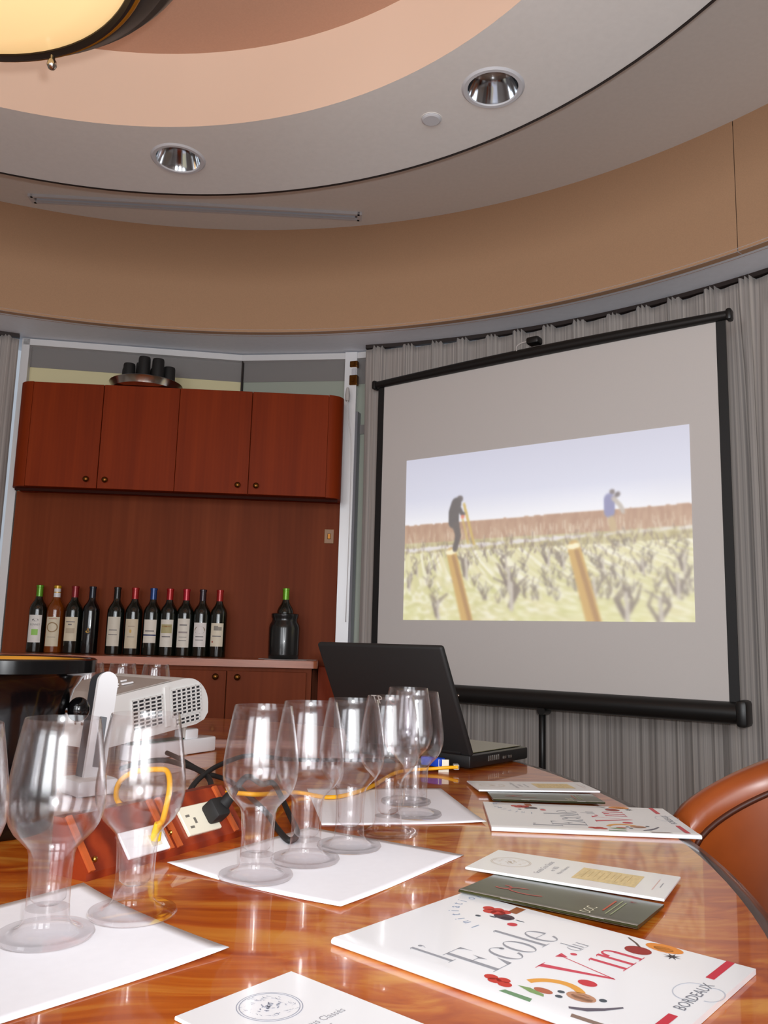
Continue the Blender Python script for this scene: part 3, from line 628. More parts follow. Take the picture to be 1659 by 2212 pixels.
p.inputs['Base Color'].default_value = (*s2l((150, 148, 146)), 1); p.inputs['Roughness'].default_value = .8
M_pic = m; me.materials.append(m); o = bpy.data.objects.new('projected_picture', me); COL.objects.link(o); o.parent = r
o['label'] = 'projected photograph of a vineyard with two people'

# ------------------------------------------------------------------ table
TCX, TCY, TA, TB = -.74, 1.33, 1.2, 1.555
r = empty('conference_table', (TCX, TCY, 0)); tag(r, 'large oval glossy figured-veneer conference table with dark edge', 'table')
n = 160; el = lambda k, z: [(( TA - k) * cos(2 * pi * i / n), (TB - k) * sin(2 * pi * i / n), z) for i in range(n)]
b = MB(); b.add(el(.022, TZ) + el(.022, TZ - .03), [tuple(range(n)), tuple(range(2 * n - 1, n - 1, -1))] + [(i, (i + 1) % n, n + (i + 1) % n, n + i) for i in range(n)]); b.build('table_top', M_table, r)
rings = [el(.022, TZ - .0002), el(.004, TZ - .0015), el(0, TZ - .006), el(-.002, TZ - .02), el(.004, TZ - .036), el(.03, TZ - .04)]
b = MB(); b.add(sum(rings, []), [(k * n + i, k * n + (i + 1) % n, (k + 1) * n + (i + 1) % n, (k + 1) * n + i) for k in range(len(rings) - 1) for i in range(n)]); b.build('edge_band', M_tedge, r, True, 60)
b = MB(); b.lathe([(.0, 0), (.55, 0), (.55, .04), (.38, .06), (.34, TZ - .06), (.55, TZ - .031), (0, TZ - .031)], 40); b.build('pedestal', M_tedge, r, True, 40)

# ------------------------------------------------------------------ paper sheets
def sheet(near, rot, Wd, Dp, curl, label):
    r = empty('paper_sheet', (near[0], near[1], TZ + .0006), rot); tag(r, label, 'paper', 'blank tasting sheets')
    def fn(u, v):
        c_ = 0
        for (cu_, cv_, h) in curl: c_ += h * max(0, 1 - math.hypot((u - cu_) * 2.2, (v - cv_) * 2.2)) ** 2
        return (u * Wd, v * Dp, c_ + .0003 * sin(u * 9) * sin(v * 7) + .0003)
    b = MB(); b.grid(fn, 20, 20); o = b.build('sheet', M_paper, r, True)
    md = o.modifiers.new('thick', 'SOLIDIFY'); md.thickness = .0004; md.offset = -1
    return r
sheet((-.033, .890), atan2(.842, .54), .274, .25, [(0, 1, .006), (0, 0, .003)], 'blank white sheet under the middle group of four wine glasses')
sheet((-.124 - .672 * .275, .768 - .74 * .275), atan2(.74, .672), .275, .252, [(1, 1, .005), (1, 0, .003)], 'blank white sheet in the left foreground under the nearest glasses')
sheet((.168, 1.313), atan2(.987, -.16), .30, .25, [(0, 0, .003)], 'blank white sheet under the farthest pair of wine glasses')

# ------------------------------------------------------------------ wine glasses
GH = .190
BO = [(.0195, .066), (.0198, .071), (.0215, .0765), (.0270, .0825), (.0340, .0895), (.0392, .098), (.0424, .108), (.0433, .117), (.0428, .128), (.0413, .141), (.0390, .157), (.0362, .174), (.0334, .190)]
glass0 = empty('wine_glass')
th = .0009
b = MB(); b.lathe(BO + [(r_ - th * .6, z + .0005) for r_, z in BO[-1:]] + [(r_ - th, z) for r_, z in BO[::-1]], 56); b.build('bowl', M_glass, glass0, True, 60)
b = MB(); b.lathe([(.0193, .020), (.0186, .030), (.0184, .045), (.0190, .058), (.0195, .066)], 48); b.lathe([(0, .0275), (.010, .0285), (.0150, .033), (.0160, .045), (.0166, .058), (.0185, .068)], 48); b.build('stem', M_glass, glass0, True, 60)
b = MB(); b.lathe([(0, .0), (.036, .0), (.0412, .0012), (.0424, .0035), (.0412, .0058), (.0385, .0060), (.034, .0052), (.0285, .0064), (.0225, .0105), (.0196, .0155), (.0193, .0205), (.0190, .0255), (0, .0262)], 64); b.build('foot', M_fglass, glass0, True, 50)
GP = [((-.353, .722), 'wine glass cut off at the left edge of the picture'), ((-.291, .787), 'largest, nearest complete wine glass, on the left foreground sheet'),
      ((-.233, .853), 'wine glass on the left foreground sheet, right of the nearest glass'), ((-.134, .99), 'nearest wine glass of the middle row of four'),
      ((-.085, 1.067), 'second wine glass of the middle row of four'), ((-.034, 1.138), 'third wine glass of the middle row of four'),
      ((.017, 1.219), 'farthest wine glass of the middle row of four'), ((.061, 1.352), 'wine glass with clear right edge in front of the laptop, nearer of two'),
      ((.050, 1.450), 'wine glass just before the laptop, farther of two')]
for k, px in enumerate((196, 266, 338)):
    q = atY(px, 1433, 2.32); GP.append(((q.x, q.y), ['clear wine glass behind the projector, leftmost of three', 'clear wine glass behind the projector, middle of three', 'clear wine glass behind the projector, rightmost of three'][k]))
for k, ((x, y), lab) in enumerate(GP):
    g = glass0 if k == 0 else copy_tree(glass0)
    on = k < 9
    g.location = (x, y, TZ + (.0016 if on else .0003)); g.rotation_euler.z = k * 1.3; tag(g, lab, 'wine glass', 'empty wine tasting glasses')

# ------------------------------------------------------------------ booklets and leaflets
INK = lambda n, c: mat('print_' + n, c, .45)
K_grey, K_red, K_lg = INK('grey', (150, 152, 160)), INK('red', (206, 66, 86)), INK('pale_grey', (190, 196, 208))
def flat(v2, f, m, parent, name, z): b = MB(); b.add([(x, y, z) for x, y in v2], f); return b.build(name, m, parent)
def ell(cx, cy, rx, ry, rot=0, n=18):
    return [(cx + rx * cos(2 * pi * i / n) * cos(rot) - ry * sin(2 * pi * i / n) * sin(rot), cy + rx * cos(2 * pi * i / n) * sin(rot) + ry * sin(2 * pi * i / n) * cos(rot)) for i in range(n)]
class G2:      # flat glyph builder: cap height 1, baseline 0, thick/thin strokes
    def __init__(s): s.v = []; s.f = []
    def P(s, pts): n = len(s.v); s.v += pts; s.f.append(tuple(range(n, n + len(pts)))); return s
    def R(s, x0, y0, x1, y1): return s.P([(x0, y0), (x1, y0), (x1, y1), (x0, y1)])
    def ring(s, cx, cy, rx, ry, tx, ty, a0=0, a1=2 * pi, n=28, taper=False):
        m0 = len(s.v)
        for i in range(n + 1):
            a = a0 + (a1 - a0) * i / n; s.v += [(cx + rx * cos(a), cy + ry * sin(a)), (cx + (rx - tx) * cos(a), cy + (ry - ty) * sin(a))]
        s.f += [(m0 + 2 * i, m0 + 2 * i + 2, m0 + 2 * i + 3, m0 + 2 * i + 1) for i in range(n)]; return s
T_, H_ = .085, .014
def glyph(ch):
    g = G2(); w = .5
    if ch == 'l': g.R(.08, 0, .08 + T_, 1.05); g.R(0, 0, .25, H_); g.P([(0, .97), (.08, 1.05), (.08, 1.03)]); w = .26
    elif ch == "'": g.P(ell(.07, .98, .05, .05)); g.P([(.12, .99), (.12, .93), (.05, .84), (.06, .83)]); w = .2
    elif ch == 'E':
        g.R(.08, 0, .08 + T_ * 1.1, 1); g.R(0, 1 - H_, .50, 1); g.R(0, 0, .54, H_); g.R(.1, .5, .38, .5 + H_)
        g.P([(.40, 1), (.52, 1), (.52, .74), (.49, .90)]); g.P([(.42, 0), (.57, .30), (.54, 0)]); g.P([(.38, .36), (.38, .66), (.34, .52), (.30, .507)]); w = .62
    elif ch == 'o': g.ring(.22, .30, .22, .31, T_ * .85, H_); w = .48
    elif ch == 'c': g.ring(.22, .30, .22, .31, T_ * .85, H_, .55, 2 * pi - .45); g.P(ell(.36, .47, .045, .05)); w = .44
    elif ch == 'e': g.ring(.22, .30, .22, .31, T_ * .85, H_, 0.05, 2 * pi - .5); g.R(.06, .31, .40, .31 + H_); w = .46
    elif ch == 'd': g.ring(.2, .30, .2, .31, T_ * .7, H_); g.R(.36, 0, .36 + T_ * .8, 1.05); g.P([(.28, 1.0), (.36, 1.05), (.36, 1.03)]); g.R(.36, 0, .5, H_); w = .54
    elif ch == 'u': g.R(.06, .10, .06 + T_ * .8, .6); g.R(.36, 0, .36 + T_ * .8, .6); g.ring(.23, .14, .17, .14, .03, H_, pi, 2 * pi); g.R(0, .6 - H_, .1, .6); g.R(.3, .6 - H_, .4, .6); w = .52
    elif ch == 'V': g.P([(.02, 1.02), (.16, 1.02), (.44, 0), (.40, -.06)]); g.P([(.70, 1.02), (.72, 1.02), (.42, -.04), (.40, -.02)]); g.R(-.06, 1.0, .24, 1.0 + H_); g.P([(.60, 1.02), (.82, 1.02), (.72, .86)]); w = .82
    elif ch == 'i': g.R(.08, 0, .08 + T_, .6); g.R(0, 0, .25, H_); g.P([(0, .55), (.08, .6), (.08, .58)]); g.P(ell(.10, .86, .055, .055)); w = .27
    elif ch == 'n': g.R(.08, 0, .08 + T_, .6); g.R(.40, 0, .40 + T_, .45); g.R(0, 0, .24, H_); g.R(.33, 0, .56, H_); g.ring(.32, .43, .165, .18, T_ * .9, H_ * 2, 0, pi); g.P([(0, .55), (.08, .6), (.08, .58)]); w = .58
    return g, w
def word(txt, x, y, size, m, parent, z, name='title_text', xs=1.):
    v, f = [], []
    for ch in txt:
        g, w_ = glyph(ch); n0 = len(v); v += [(x + a * size * xs, y + c * size) for a, c in g.v]; f += [tuple(i + n0 for i in q) for q in g.f]; x += w_ * size * xs
    return flat(v, f, m, parent, name, z)
def plain(txt, x, y, size, m, parent, z, xs=.8, rot=0, name='text'):
    v, f = text_mesh(txt, size, xs); c_, s_ = cos(rot), sin(rot)
    return flat([(x + a * c_ - q * s_, y + a * s_ + q * c_) for a, q in v], f, m, parent, name, z)
def book_body(r, Wd, Ln, th, m, name='cover', roll=.006, edge=None):
    """closed booklet, rounded spine along x = 0"""
    prof = [(Wd, 0), (.004, 0)] + [(.004 - .004 * sin(a) , th / 2 - th / 2 * cos(a)) for a in [pi * i / 6 for i in range(7)]][1:6] + [(.004, th), (roll + .016, th * .86), (Wd * .6, th * .8), (Wd, th * .7)]
    b = MB(); n = len(prof); b.add([(x, 0, z) for x, z in prof] + [(x, -Ln, z) for x, z in prof], [tuple(range(n)), tuple(range(2 * n - 1, n - 1, -1))] + [(i, (i + 1) % n, n + (i + 1) % n, n + i) for i in range(n)])
    return b.build(name, m, r, True, 50)
def book_top(x, Wd, th, roll=.006):
    pr = [(.004, th), (roll + .016, th * .86), (Wd * .6, th * .8), (Wd, th * .7)]
    for (a, za), (c, zc) in zip(pr, pr[1:]):
        if x <= c: return za + (zc - za) * max(0, (x - a)) / (c - a)
    return th * .7
def booklet(P0, rot, label):
    Wd, Ln, th = .206, .300, .0062
    r = empty('wine_booklet', (P0[0], P0[1], TZ + .0003), rot); tag(r, label, 'booklet', 'large white wine school booklets')
    cov = book_body(r, Wd, Ln, th, M_card)
    zt = th * .87 + .00025
    def drape(o):      # let the flat print follow the cover's gentle slope
        for q in o.data.vertices: q.co.z = book_top(q.co.x, Wd, th) + .00025
        return o
    drape(word("l'", .030, -.108, .042, K_grey, cov, zt)); drape(word('Ecole', .040, -.146, .052, K_grey, cov, zt, xs=.98))
    drape(word('du', .132, -.174, .021, K_grey, cov, zt)); drape(word('Vin', .076, -.222, .056, K_red, cov, zt, xs=.92))
    for k, ch in enumerate('Initiations'):
        a = radians(176 - 11.5 * k); rr = .056; cx, cy = .183, -.078
        drape(plain(ch, cx + rr * cos(a), cy + rr * sin(a), .0165, INK('blue_grey', (140, 156, 182)), cov, zt, .8, a - pi / 2, 'arched_text'))
    drape(plain('BORDEAUX', .078, -.288, .0135, INK('dark_grey', (120, 122, 132)), cov, zt, .9))
    def pic(name, pts, c): return drape(flat(pts, [tuple(range(len(pts)))], INK(name, c), cov, name, zt))
    pic('red_stripe', [(.155, -.276), (.206, -.276), (.206, -.283), (.155, -.283)], (200, 40, 62))
    pic('red_stripe', [(.012, -.281), (.066, -.281), (.066, -.288), (.012, -.288)], (200, 40, 62))
    g = G2(); g.ring(.118, -.278, .020, .013, .0012, .0008, -.3, pi + .6); g.ring(.122, -.292, .016, .010, .0014, .0008, pi, 2 * pi + .9); drape(flat(g.v, g.f, K_lg, cov, 'monogram', zt))
    def blob(name, cx, cy, rx, ry, c, rot=0): return pic(name, ell(cx, cy, rx, ry, rot), c)
    for x, y, rx in ((.178, -.050, .006), (.171, -.056, .007), (.180, -.060, .006), (.172, -.065, .0075), (.179, -.069, .006)): blob('redcurrant', x, y, rx, rx, (196, 52, 40))
    blob('blackberry', .166, -.076, .008, .011, (66, 46, 58)); blob('blackberry', .163, -.08, .005, .006, (90, 66, 78))
    pic('cinnamon', [(.182, -.070), (.202, -.068), (.202, -.079), (.182, -.080)], (148, 84, 38)); blob('raspberry', .152, -.094, .005, .005, (200, 50, 62))
    blob('seed', .150, -.056, .0025, .003, (70, 80, 90)); blob('seed', .158, -.068, .0015, .004, (180, 110, 80)); blob('seed', .166, -.094, .001, .005, (190, 120, 100))
    blob('cherry', .174, -.210, .010, .012, (150, 30, 24)); pic('cherry_stem', [(.182, -.207), (.190, -.200), (.199, -.189), (.2005, -.190), (.191, -.202), (.183, -.209)], (96, 74, 60))
    blob('fruit_half', .196, -.225, .010, .017, (226, 140, 46)); blob('fruit_stone', .194, -.225, .0055, .009, (74, 52, 30))
    g = G2()
    for k in range(8): a = 2 * pi * k / 8; g.P([(.181 + .002 * cos(a - .6), -.238 + .002 * sin(a - .6)), (.181 + .008 * cos(a), -.238 + .008 * sin(a)), (.181 + .002 * cos(a + .6), -.238 + .002 * sin(a + .6))])
    g.P(ell(.181, -.238, .003, .003)); drape(flat(g.v, g.f, INK('star_anise', (70, 60, 64)), cov, 'star_anise', zt))
    for x, y in ((.030, -.150), (.026, -.156), (.031, -.161), (.025, -.166)): blob('redcurrant', x, y, .005, .006, (200, 80, 70))
    g = G2(); g.ring(.030, -.200, .034, .030, .007, .007, -.75, 1.1); drape(flat(g.v, g.f, INK('orange_peel', (226, 160, 66)), cov, 'orange_peel', zt))
    pic('leaf', [(.031, -.174), (.0335, -.184), (.030, -.198), (.026, -.200), (.026, -.188)], (126, 158, 98)); blob('almond', .036, -.194, .0045, .008, (178, 98, 70)); blob('raspberry', .074, -.212, .006, .008, (206, 74, 70))
    blob('fig', .046, -.221, .008, .012, (190, 140, 110)); blob('fig', .045, -.222, .0055, .009, (92, 88, 60)); blob('seed', .044, -.205, .0025, .003, (90, 96, 108)); blob('seed', .035, -.208, .0025, .003, (90, 96, 108)); blob('seed', .052, -.236, .003, .003, (190, 130, 100))
    pic('vanilla_pod', [(.024, -.222), (.030, -.232), (.040, -.243), (.052, -.252), (.050, -.2535), (.036, -.245), (.026, -.236), (.021, -.224)], (96, 90, 104))
    pic('mint', [(.010, -.170), (.016, -.172), (.016, -.196), (.009, -.198)], (110, 150, 110)); pic('bark', [(.008, -.232), (.014, -.230), (.015, -.258), (.009, -.262)], (140, 116, 104))
    return r
booklet((-.037, .790), radians(49.2), 'large glossy white booklet with red and grey title in the right foreground')
booklet((.169, 1.261), radians(86.5), 'large glossy white booklet lying farther back near the table edge')
def leaflet(P0, rot, label, rx=0, ry=0, z=.0004):
    Wd, Ln, th = .114, .226, .0028
    r = empty('leaflet', (P0[0], P0[1], TZ + z)); r.rotation_euler = (rx, ry, rot); tag(r, label, 'leaflet', 'slim white leaflets')
    b = MB(); b.rbox((Wd / 2, -Ln / 2, th / 2), (Wd, Ln, th), .0006, 1); c = b.build('cover', M_card, r); zt = th + .00025
    em = INK('emblem_tan', (206, 192, 172)) if 'foreground' not in label else INK('emblem_blue', (150, 154, 172))
    g = G2(); cx, cy = Wd / 2, -.037
    for rr in (.0245, .0225): g.ring(cx, cy, rr, rr, .0006, .0006, n=40)
    rr_ = random.Random(4)
    for k in range(64):
        a = rr_.uniform(0, 2 * pi); q_ = rr_.uniform(.011, .020); l_ = rr_.uniform(.002, .005); t_ = a + rr_.uniform(.6, 2.2)
        x0, y0 = cx + q_ * cos(a), cy + q_ * sin(a); g.P([(x0, y0), (x0 + l_ * cos(t_), y0 + l_ * sin(t_)), (x0 + l_ * cos(t_) + .0006, y0 + l_ * sin(t_) + .0005)])
    for k in range(26):
        a = rr_.uniform(0, 2 * pi); q_ = rr_.uniform(0, .009); x0, y0 = cx + q_ * cos(a), cy + q_ * sin(a) * .7; g.P(ell(x0, y0, .0016, .0006, rr_.uniform(0, 3), 6))
    flat(g.v, g.f, em, c, 'emblem', zt)
    k_ = INK('leaflet_grey', (156, 154, 160))
    v, f = text_mesh('Grands Crus Classés', .0098, .82, 'CENTER'); flat([(Wd / 2 + a, -.082 + q) for a, q in v], f, k_, c, 'text', zt)
    v, f = text_mesh('en 1855', .0085, .9, 'CENTER'); flat([(Wd / 2 + a, -.094 + q) for a, q in v], f, k_, c, 'text', zt)
    v, f = text_mesh('Médoc & Sauternes', .0065, .85, 'CENTER'); flat([(Wd / 2 + a, -.104 + q) for a, q in v], f, k_, c, 'text', zt)
    flat([(.028, -.119), (.086, -.119), (.086, -.190), (.028, -.190)], [(0, 1, 2, 3)], mat('old_map_print', (226, 204, 150), .5, noise=.12, nscale=70, stretch=(1, 4, 1)), c, 'map_picture', zt)
    g = G2()
    for k in range(9): g.R(.036 + .006 * (k % 3), -.128 - .0062 * k, .078 - .005 * (k % 2), -.1285 - .0062 * k)
    flat(g.v, g.f, INK('map_ink', (196, 166, 112)), c, 'map_lines', zt + .0002)
    g = G2(); g.R(.030, -.2075, .084, -.2085); flat(g.v, g.f, INK('pink', (222, 186, 176)), c, 'rule', zt); g = G2(); g.R(.046, -.2135, .068, -.2145); flat(g.v, g.f, k_, c, 'rule', zt)
    return r
leaflet((.107, 1.031), radians(62), 'slim white leaflet with tan map picture, between the two large booklets', ry=radians(1.6), z=.0062)
leaflet((.185, 1.557), radians(95), 'slim white leaflet with tan map picture, farthest back near the laptop', ry=radians(1.4), z=.0060)
leaflet((-.139, .636), radians(49.7), 'slim white leaflet with round emblem cut off at the bottom foreground')
def dark(P0, rot, label, ry, z):
    Wd, Ln, th = .100, .190, .0036
    r = empty('dark_brochure', (P0[0], P0[1], TZ + z)); r.rotation_euler = (0, ry, rot); tag(r, label, 'brochure', 'dark green brochures')
    c = book_body(r, Wd, Ln, th, mat('dark_green_cover', (40, 43, 20), .3, noise=.4, nscale=16, coat=.12, coat_r=.1), roll=.002)
    zt = lambda x: book_top(x, Wd, th, .002) + .00025
    def dr(o):
        for q in o.data.vertices: q.co.z = zt(q.co.x)
    g = G2(); g.ring(.044, -.062, .012, .024, .003, .003, .2, pi + .9); g.ring(.046, -.032, .009, .010, .003, .003, 2.2, 2 * pi + .2); dr(flat(g.v, g.f, INK('pink_swirl', (176, 84, 74)), c, 'swirl', .01))
    dr(plain('DOC', .010, -.140, .016, INK('cream_print', (226, 222, 196)), c, .01, .75)); dr(plain('M', .080, -.166, .010, INK('wine_red', (150, 40, 50)), c, .01))
    g = G2(); g.R(.03, -.146, .075, -.148); dr(flat(g.v, g.f, INK('orange_ink', (186, 76, 44)), c, 'rule', .01)); g = G2(); g.R(.02, -.152, .08, -.1535); g.R(.02, -.157, .075, -.1585); dr(flat(g.v, g.f, INK('green_ink', (150, 158, 120)), c, 'rule', .01))
    b = MB(); b.box((.0035, -Ln / 2, th * .55), (.0036, Ln - .001, th * .95)); b.build('spine', mat('grey_spine', (120, 112, 104), .4), c)
    for y in (-.048, -.143): b = MB(); b.tube([(.0016, y, th * .75), (.0016, y - .014, th * .75)], .0006, 6); b.build('staple', M_chrome, c)
    return r
dark((.0905, .937), radians(57.5), 'dark green brochure tucked between the near booklet and white leaflet', radians(1.9), .0062)
dark((.199, 1.467), radians(89), 'dark green brochure lying between the far booklet and far leaflet', radians(2.0), .0062)

# ------------------------------------------------------------------ laptop
LA = Vector((.199, 1.835)); dd = Vector((.64, .768)).normalized(); LR = atan2(dd.y, dd.x) - pi / 2   # local +y runs from hinge to keyboard front, local -x along hinge
LWd, LDp, LTh = .362, .245, .030
r = empty('laptop', (LA.x, LA.y, TZ), LR); tag(r, 'open black laptop seen from behind its lid', 'laptop')
b = MB(); b.rbox((-LWd / 2, LDp / 2, LTh / 2 + .003), (LWd, LDp, LTh - .003), .004); bo = b.build('base', M_blk, r, True, 40)
b = MB(); b.box((-LWd / 2, LDp / 2 + .008, LTh + .0035), (LWd - .03, LDp - .03, .0012)); b.build('palm_rest', mat('bronze_deck', (96, 92, 62), .3, coat=.3), bo)
b = MB()
for k in range(6): b.box((.0003, .075 + k * .008, .020), (.001, .004, .011))
b.build('vent', M_steel, bo)
for y in (.14, .165): b = MB(); b.box((.0004, y, .017), (.001, .012, .006)); b.build('port', M_steel, bo)
for x in (-.03, -LWd + .03):
    for y in (.03, LDp - .03): b = MB(); b.lathe([(0, 0), (.006, 0), (.006, .004), (0, .004)], 12, (x, y, 0)); b.build('rubber_foot', M_blkm, bo)
tilt = radians(27); LH = .262
LM = Matrix.Translation((0, .012, LTh)) @ Matrix.Rotation(tilt, 4, 'X')
b = MB(); b.rbox((-LWd / 2, 0, LH / 2), (LWd, .014, LH), .0065, 3, M=LM); lo = b.build('lid', M_blkm, r, True, 40)
b = MB(); b.box((-LWd / 2, .0073, LH / 2 + .005), (LWd - .03, .001, LH - .04), LM); b.build('display', M_gloss, lo)
for x in (-.05, -LWd + .05): b = MB(); b.tube([(x - .025, .008, LTh + .004), (x + .025, .008, LTh + .004)], .008, 12); b.build('hinge', M_blk, r, True, 50)
def lidtext(t, x, m, nm):
    v, f = text_mesh(t, .030, .95); b = MB(); b.add([LM @ Vector((x + a, -.0074, .115 + q)) for a, q in v], f); b.build(nm, m, lo)
lidtext('TP', -.237, INK('logo_silver', (196, 192, 184)), 'logo_letters'); lidtext('O', -.188, INK('logo_red', (150, 62, 42)), 'logo_letter')
# network and power plugs at the laptop's back corner
q = at(945, 1648, TZ + .016)
r = empty('blue_plug', (q.x, q.y, TZ), LR); tag(r, 'blue connector plugged into the back of the laptop', 'connector')
b = MB(); b.rbox((-.012, .0, .018), (.055, .018, .019), .004); b.build('housing', M_blue, r, True, 40)
b = MB(); b.tube([(-.035, 0, .018), (-.07, .004, .012), (-.12, .03, .006)], [.006, .004, .003], 8); b.build('lead', M_blkm, r, True)
q2 = at(990, 1658, TZ + .01)

# ------------------------------------------------------------------ wooden power box with sockets
B0 = at(204, 1900); B1 = at(517, 1808); bd = (B1 - B0); BL = bd.length; BA = atan2(bd.y, bd.x)
r = empty('power_box', B0, BA); tag(r, 'red mahogany power box with sloping socket face on the table', 'power box')
BH, BS, BD = .062, .046, .060      # height, slope run, depth
sec = [(0, 0), (0, .008), (BS, BH), (BD, BH), (BD, 0)]
SM = Matrix(((0, 0, 1, 0), (1, 0, 0, 0), (0, 1, 0, 0), (0, 0, 0, 1)))    # (depth, height, along) -> (along, depth, height)
b = MB(); b.prism(sec, -.012, BL + .012, SM); b.build('case', M_box, r)
sl = atan2(BH - .008, BS); sv = Vector((0, cos(sl), sin(sl))); nv = Vector((0, -sin(sl), cos(sl))); slen = math.hypot(BS, BH - .008)
def face(u, s, h=0): return Vector((u, 0, .008)) + sv * s + nv * h
FM = lambda u, s, h: Matrix.Translation(face(u, s, h)) @ Matrix.Rotation(sl, 4, 'X')
for u in (-.005, BL * .475, BL * .535, BL * .97):
    b = MB(); b.box((0, 0, 0), (.007, slen * .98, .005), FM(u, slen / 2, .0015)); b.build('fillet', M_boxe, r)
for u, s in ((.006, .014), (BL * .49, .022), (BL * .525, .022), (BL * .985, .022)):
    b = MB(); b.lathe([(0, .004), (.002, .0036), (.0035, .001), (.0035, 0), (0, 0)], 14, M=FM(u, s, .0)); b.build('brass_screw', M_brass, r, True, 50)
# data plate
b = MB(); b.rbox((0, 0, .002), (.070, .034, .004), .001, 1, M=FM(.084, .019, .0)); pl_ = b.build('data_plate', M_card, r)
b = MB(); b.box((0, 0, .0045), (.016, .014, .003), FM(.096, .016, .0)); b.build('jack', M_cream, pl_)
# mains socket and plug
b = MB(); b.rbox((0, 0, .002), (.062, .040, .005), .001, 1, M=FM(BL * .535 + .052, .030, .0)); sk = b.build('socket_plate', M_cream, r)
for dx, dy, w_, h_ in ((-.020, .006, .007, .003), (-.020, -.010, .007, .003), (-.010, -.002, .004, .008)):
    b = MB(); b.box((dx, dy, .0046), (w_, h_, .001), FM(BL * .535 + .052, .030, .0)); b.build('pin_hole', mat('shadow_grey', (110, 106, 98), .6), sk)
PM = FM(BL * .535 + .074, .030, .0)
b = MB(); b.rbox((0, 0, .015), (.026, .028, .024), .005, 2, M=PM); pg = b.build('plug', M_blkm, r, True, 40)
b = MB(); b.tube([PM @ Vector((.006, .0, .022)), PM @ Vector((.020, .008, .030)), PM @ Vector((.034, .016, .034))], [.009, .0075, .005], 12); b.build('strain_relief', M_blkm, pg, True)

# ------------------------------------------------------------------ cables
def cable(name, pts, rad, m, label, extra=None):
    P_ = smooth_path(pts, 8); o0 = P_[0]; r = empty(name, (o0.x, o0.y, TZ)); tag(r, label, 'cable')
    b = MB(); b.tube([q - Vector((o0.x, o0.y, TZ)) for q in P_], rad, 10); b.build('lead', m, r, True); return r
t_ = lambda px, py, h: at(px, py, TZ + h)
c_ = atY
WB = Matrix.Translation(B0) @ Matrix.Rotation(BA, 4, 'Z')
ys = WB @ face(.096, .016, .006)
yc = cable('network_cable', [ys, ys + Vector((.004, -.004, .018)), c_(352, 1770, 1.06), c_(366, 1705, 1.08), c_(362, 1668, 1.10), c_(340, 1662, 1.11), c_(290, 1668, 1.13), c_(258, 1690, 1.15), c_(252, 1725, 1.17), c_(275, 1743, 1.18), c_(330, 1732, 1.21), c_(370, 1722, 1.24), c_(420, 1716, 1.28), c_(500, 1713, 1.33), c_(560, 1716, 1.34), t_(640, 1712, .006), t_(720, 1722, .0055), t_(800, 1700, .0055), t_(860, 1668, .005), t_(940, 1660, .008), t_(990, 1657, .014)], .0036, M_yel, 'yellow network cable looping from the wooden power box to the laptop')
b = MB(); a = ys - Vector(yc.location); d_ = a + Vector((.003, -.003, .020)); b.tube([a, (a + d_) / 2, d_], [.0065, .006, .0045], 12); b.build('boot', mat('yellow_boot', (252, 214, 30), .4), yc, True, 50)
a = t_(985, 1656, .013) - Vector(yc.location); b = MB(); b.rbox(a, (.012, .02, .011), .002); b.build('plug', mat('clear_plug', (190, 190, 186), .2), yc)
a = t_(958, 1656, .010) - Vector(yc.location); b = MB(); b.box(a + Vector((0, -.004, .002)), (.022, .0012, .026)); b.build('tag', M_cream, yc)
pe = WB @ (PM @ Vector((.032, .015, .0335)))
cable('power_cable', [pe, pe + Vector((.012, .03, .012)), c_(566, 1694, 1.36), c_(592, 1694, 1.38), c_(626, 1762, 1.29), t_(642, 1800, .007), t_(624, 1815, .006), t_(597, 1787, .006), c_(570, 1750, 1.29), c_(500, 1690, 1.45), c_(440, 1668, 1.5), c_(390, 1640, 1.55), c_(360, 1626, 1.58)], .0042, M_blkm, 'black power cable leading from the plug on the wooden power box')
cable('cable', [c_(404, 1728, 1.22), c_(415, 1700, 1.3), c_(440, 1674, 1.4), c_(480, 1650, 1.5), c_(540, 1632, 1.65), c_(620, 1640, 1.72), t_(700, 1642, .005), t_(800, 1642, .005), t_(875, 1645, .006)], .0042, M_blkm, 'black cable arching up right behind the wooden power box')
cable('cable', [c_(452, 1726, 1.26), c_(457, 1705, 1.32), c_(450, 1680, 1.40), c_(425, 1662, 1.45), c_(395, 1652, 1.5), c_(350, 1642, 1.52), c_(300, 1648, 1.53), c_(262, 1660, 1.56)], .0045, M_blkm, 'short black cable hooked over the back of the wooden power box')

# ------------------------------------------------------------------ projector
PD = Vector((.58, .81)).normalized(); PA = atan2(PD.y, PD.x)
PL, PW = .30, .25
P0 = Vector((-.568, 1.745))
r = empty('projector', (P0.x, P0.y, TZ)); tag(r, 'white table-top projector with slotted vents behind the ice bucket', 'projector')
r.rotation_euler = (0, 0, PA)
PMx = Matrix.Translation((0, 0, .034)) @ Matrix.Rotation(radians(-8), 4, 'Y')     # nose raised; local x = length, y = width (left of lens axis), z up
prof = [(0, .0), (0, .070), (.012, .092), (.05, .102), (.22, .108)] + [(.235 + .065 * sin(a), .043 + .065 * cos(a)) for a in [pi / 2 * i / 10 for i in range(11)]] + [(.298, .02), (.285, .006), (.26, 0)]
YX = Matrix(((1, 0, 0, 0), (0, 0, 1, 0), (0, 1, 0, 0), (0, 0, 0, 1)))
b = MB(); b.prism(prof, 0, PW, PMx @ YX); bo = b.build('body', M_proj, r, True, 30)
b = MB(); b.prism([(.004, .094), (.05, .1025), (.20, .1085), (.20, .1105), (.05, .1045), (.004, .097)], .004, PW - .004, PMx @ YX); b.build('top_cover', M_projg, r)
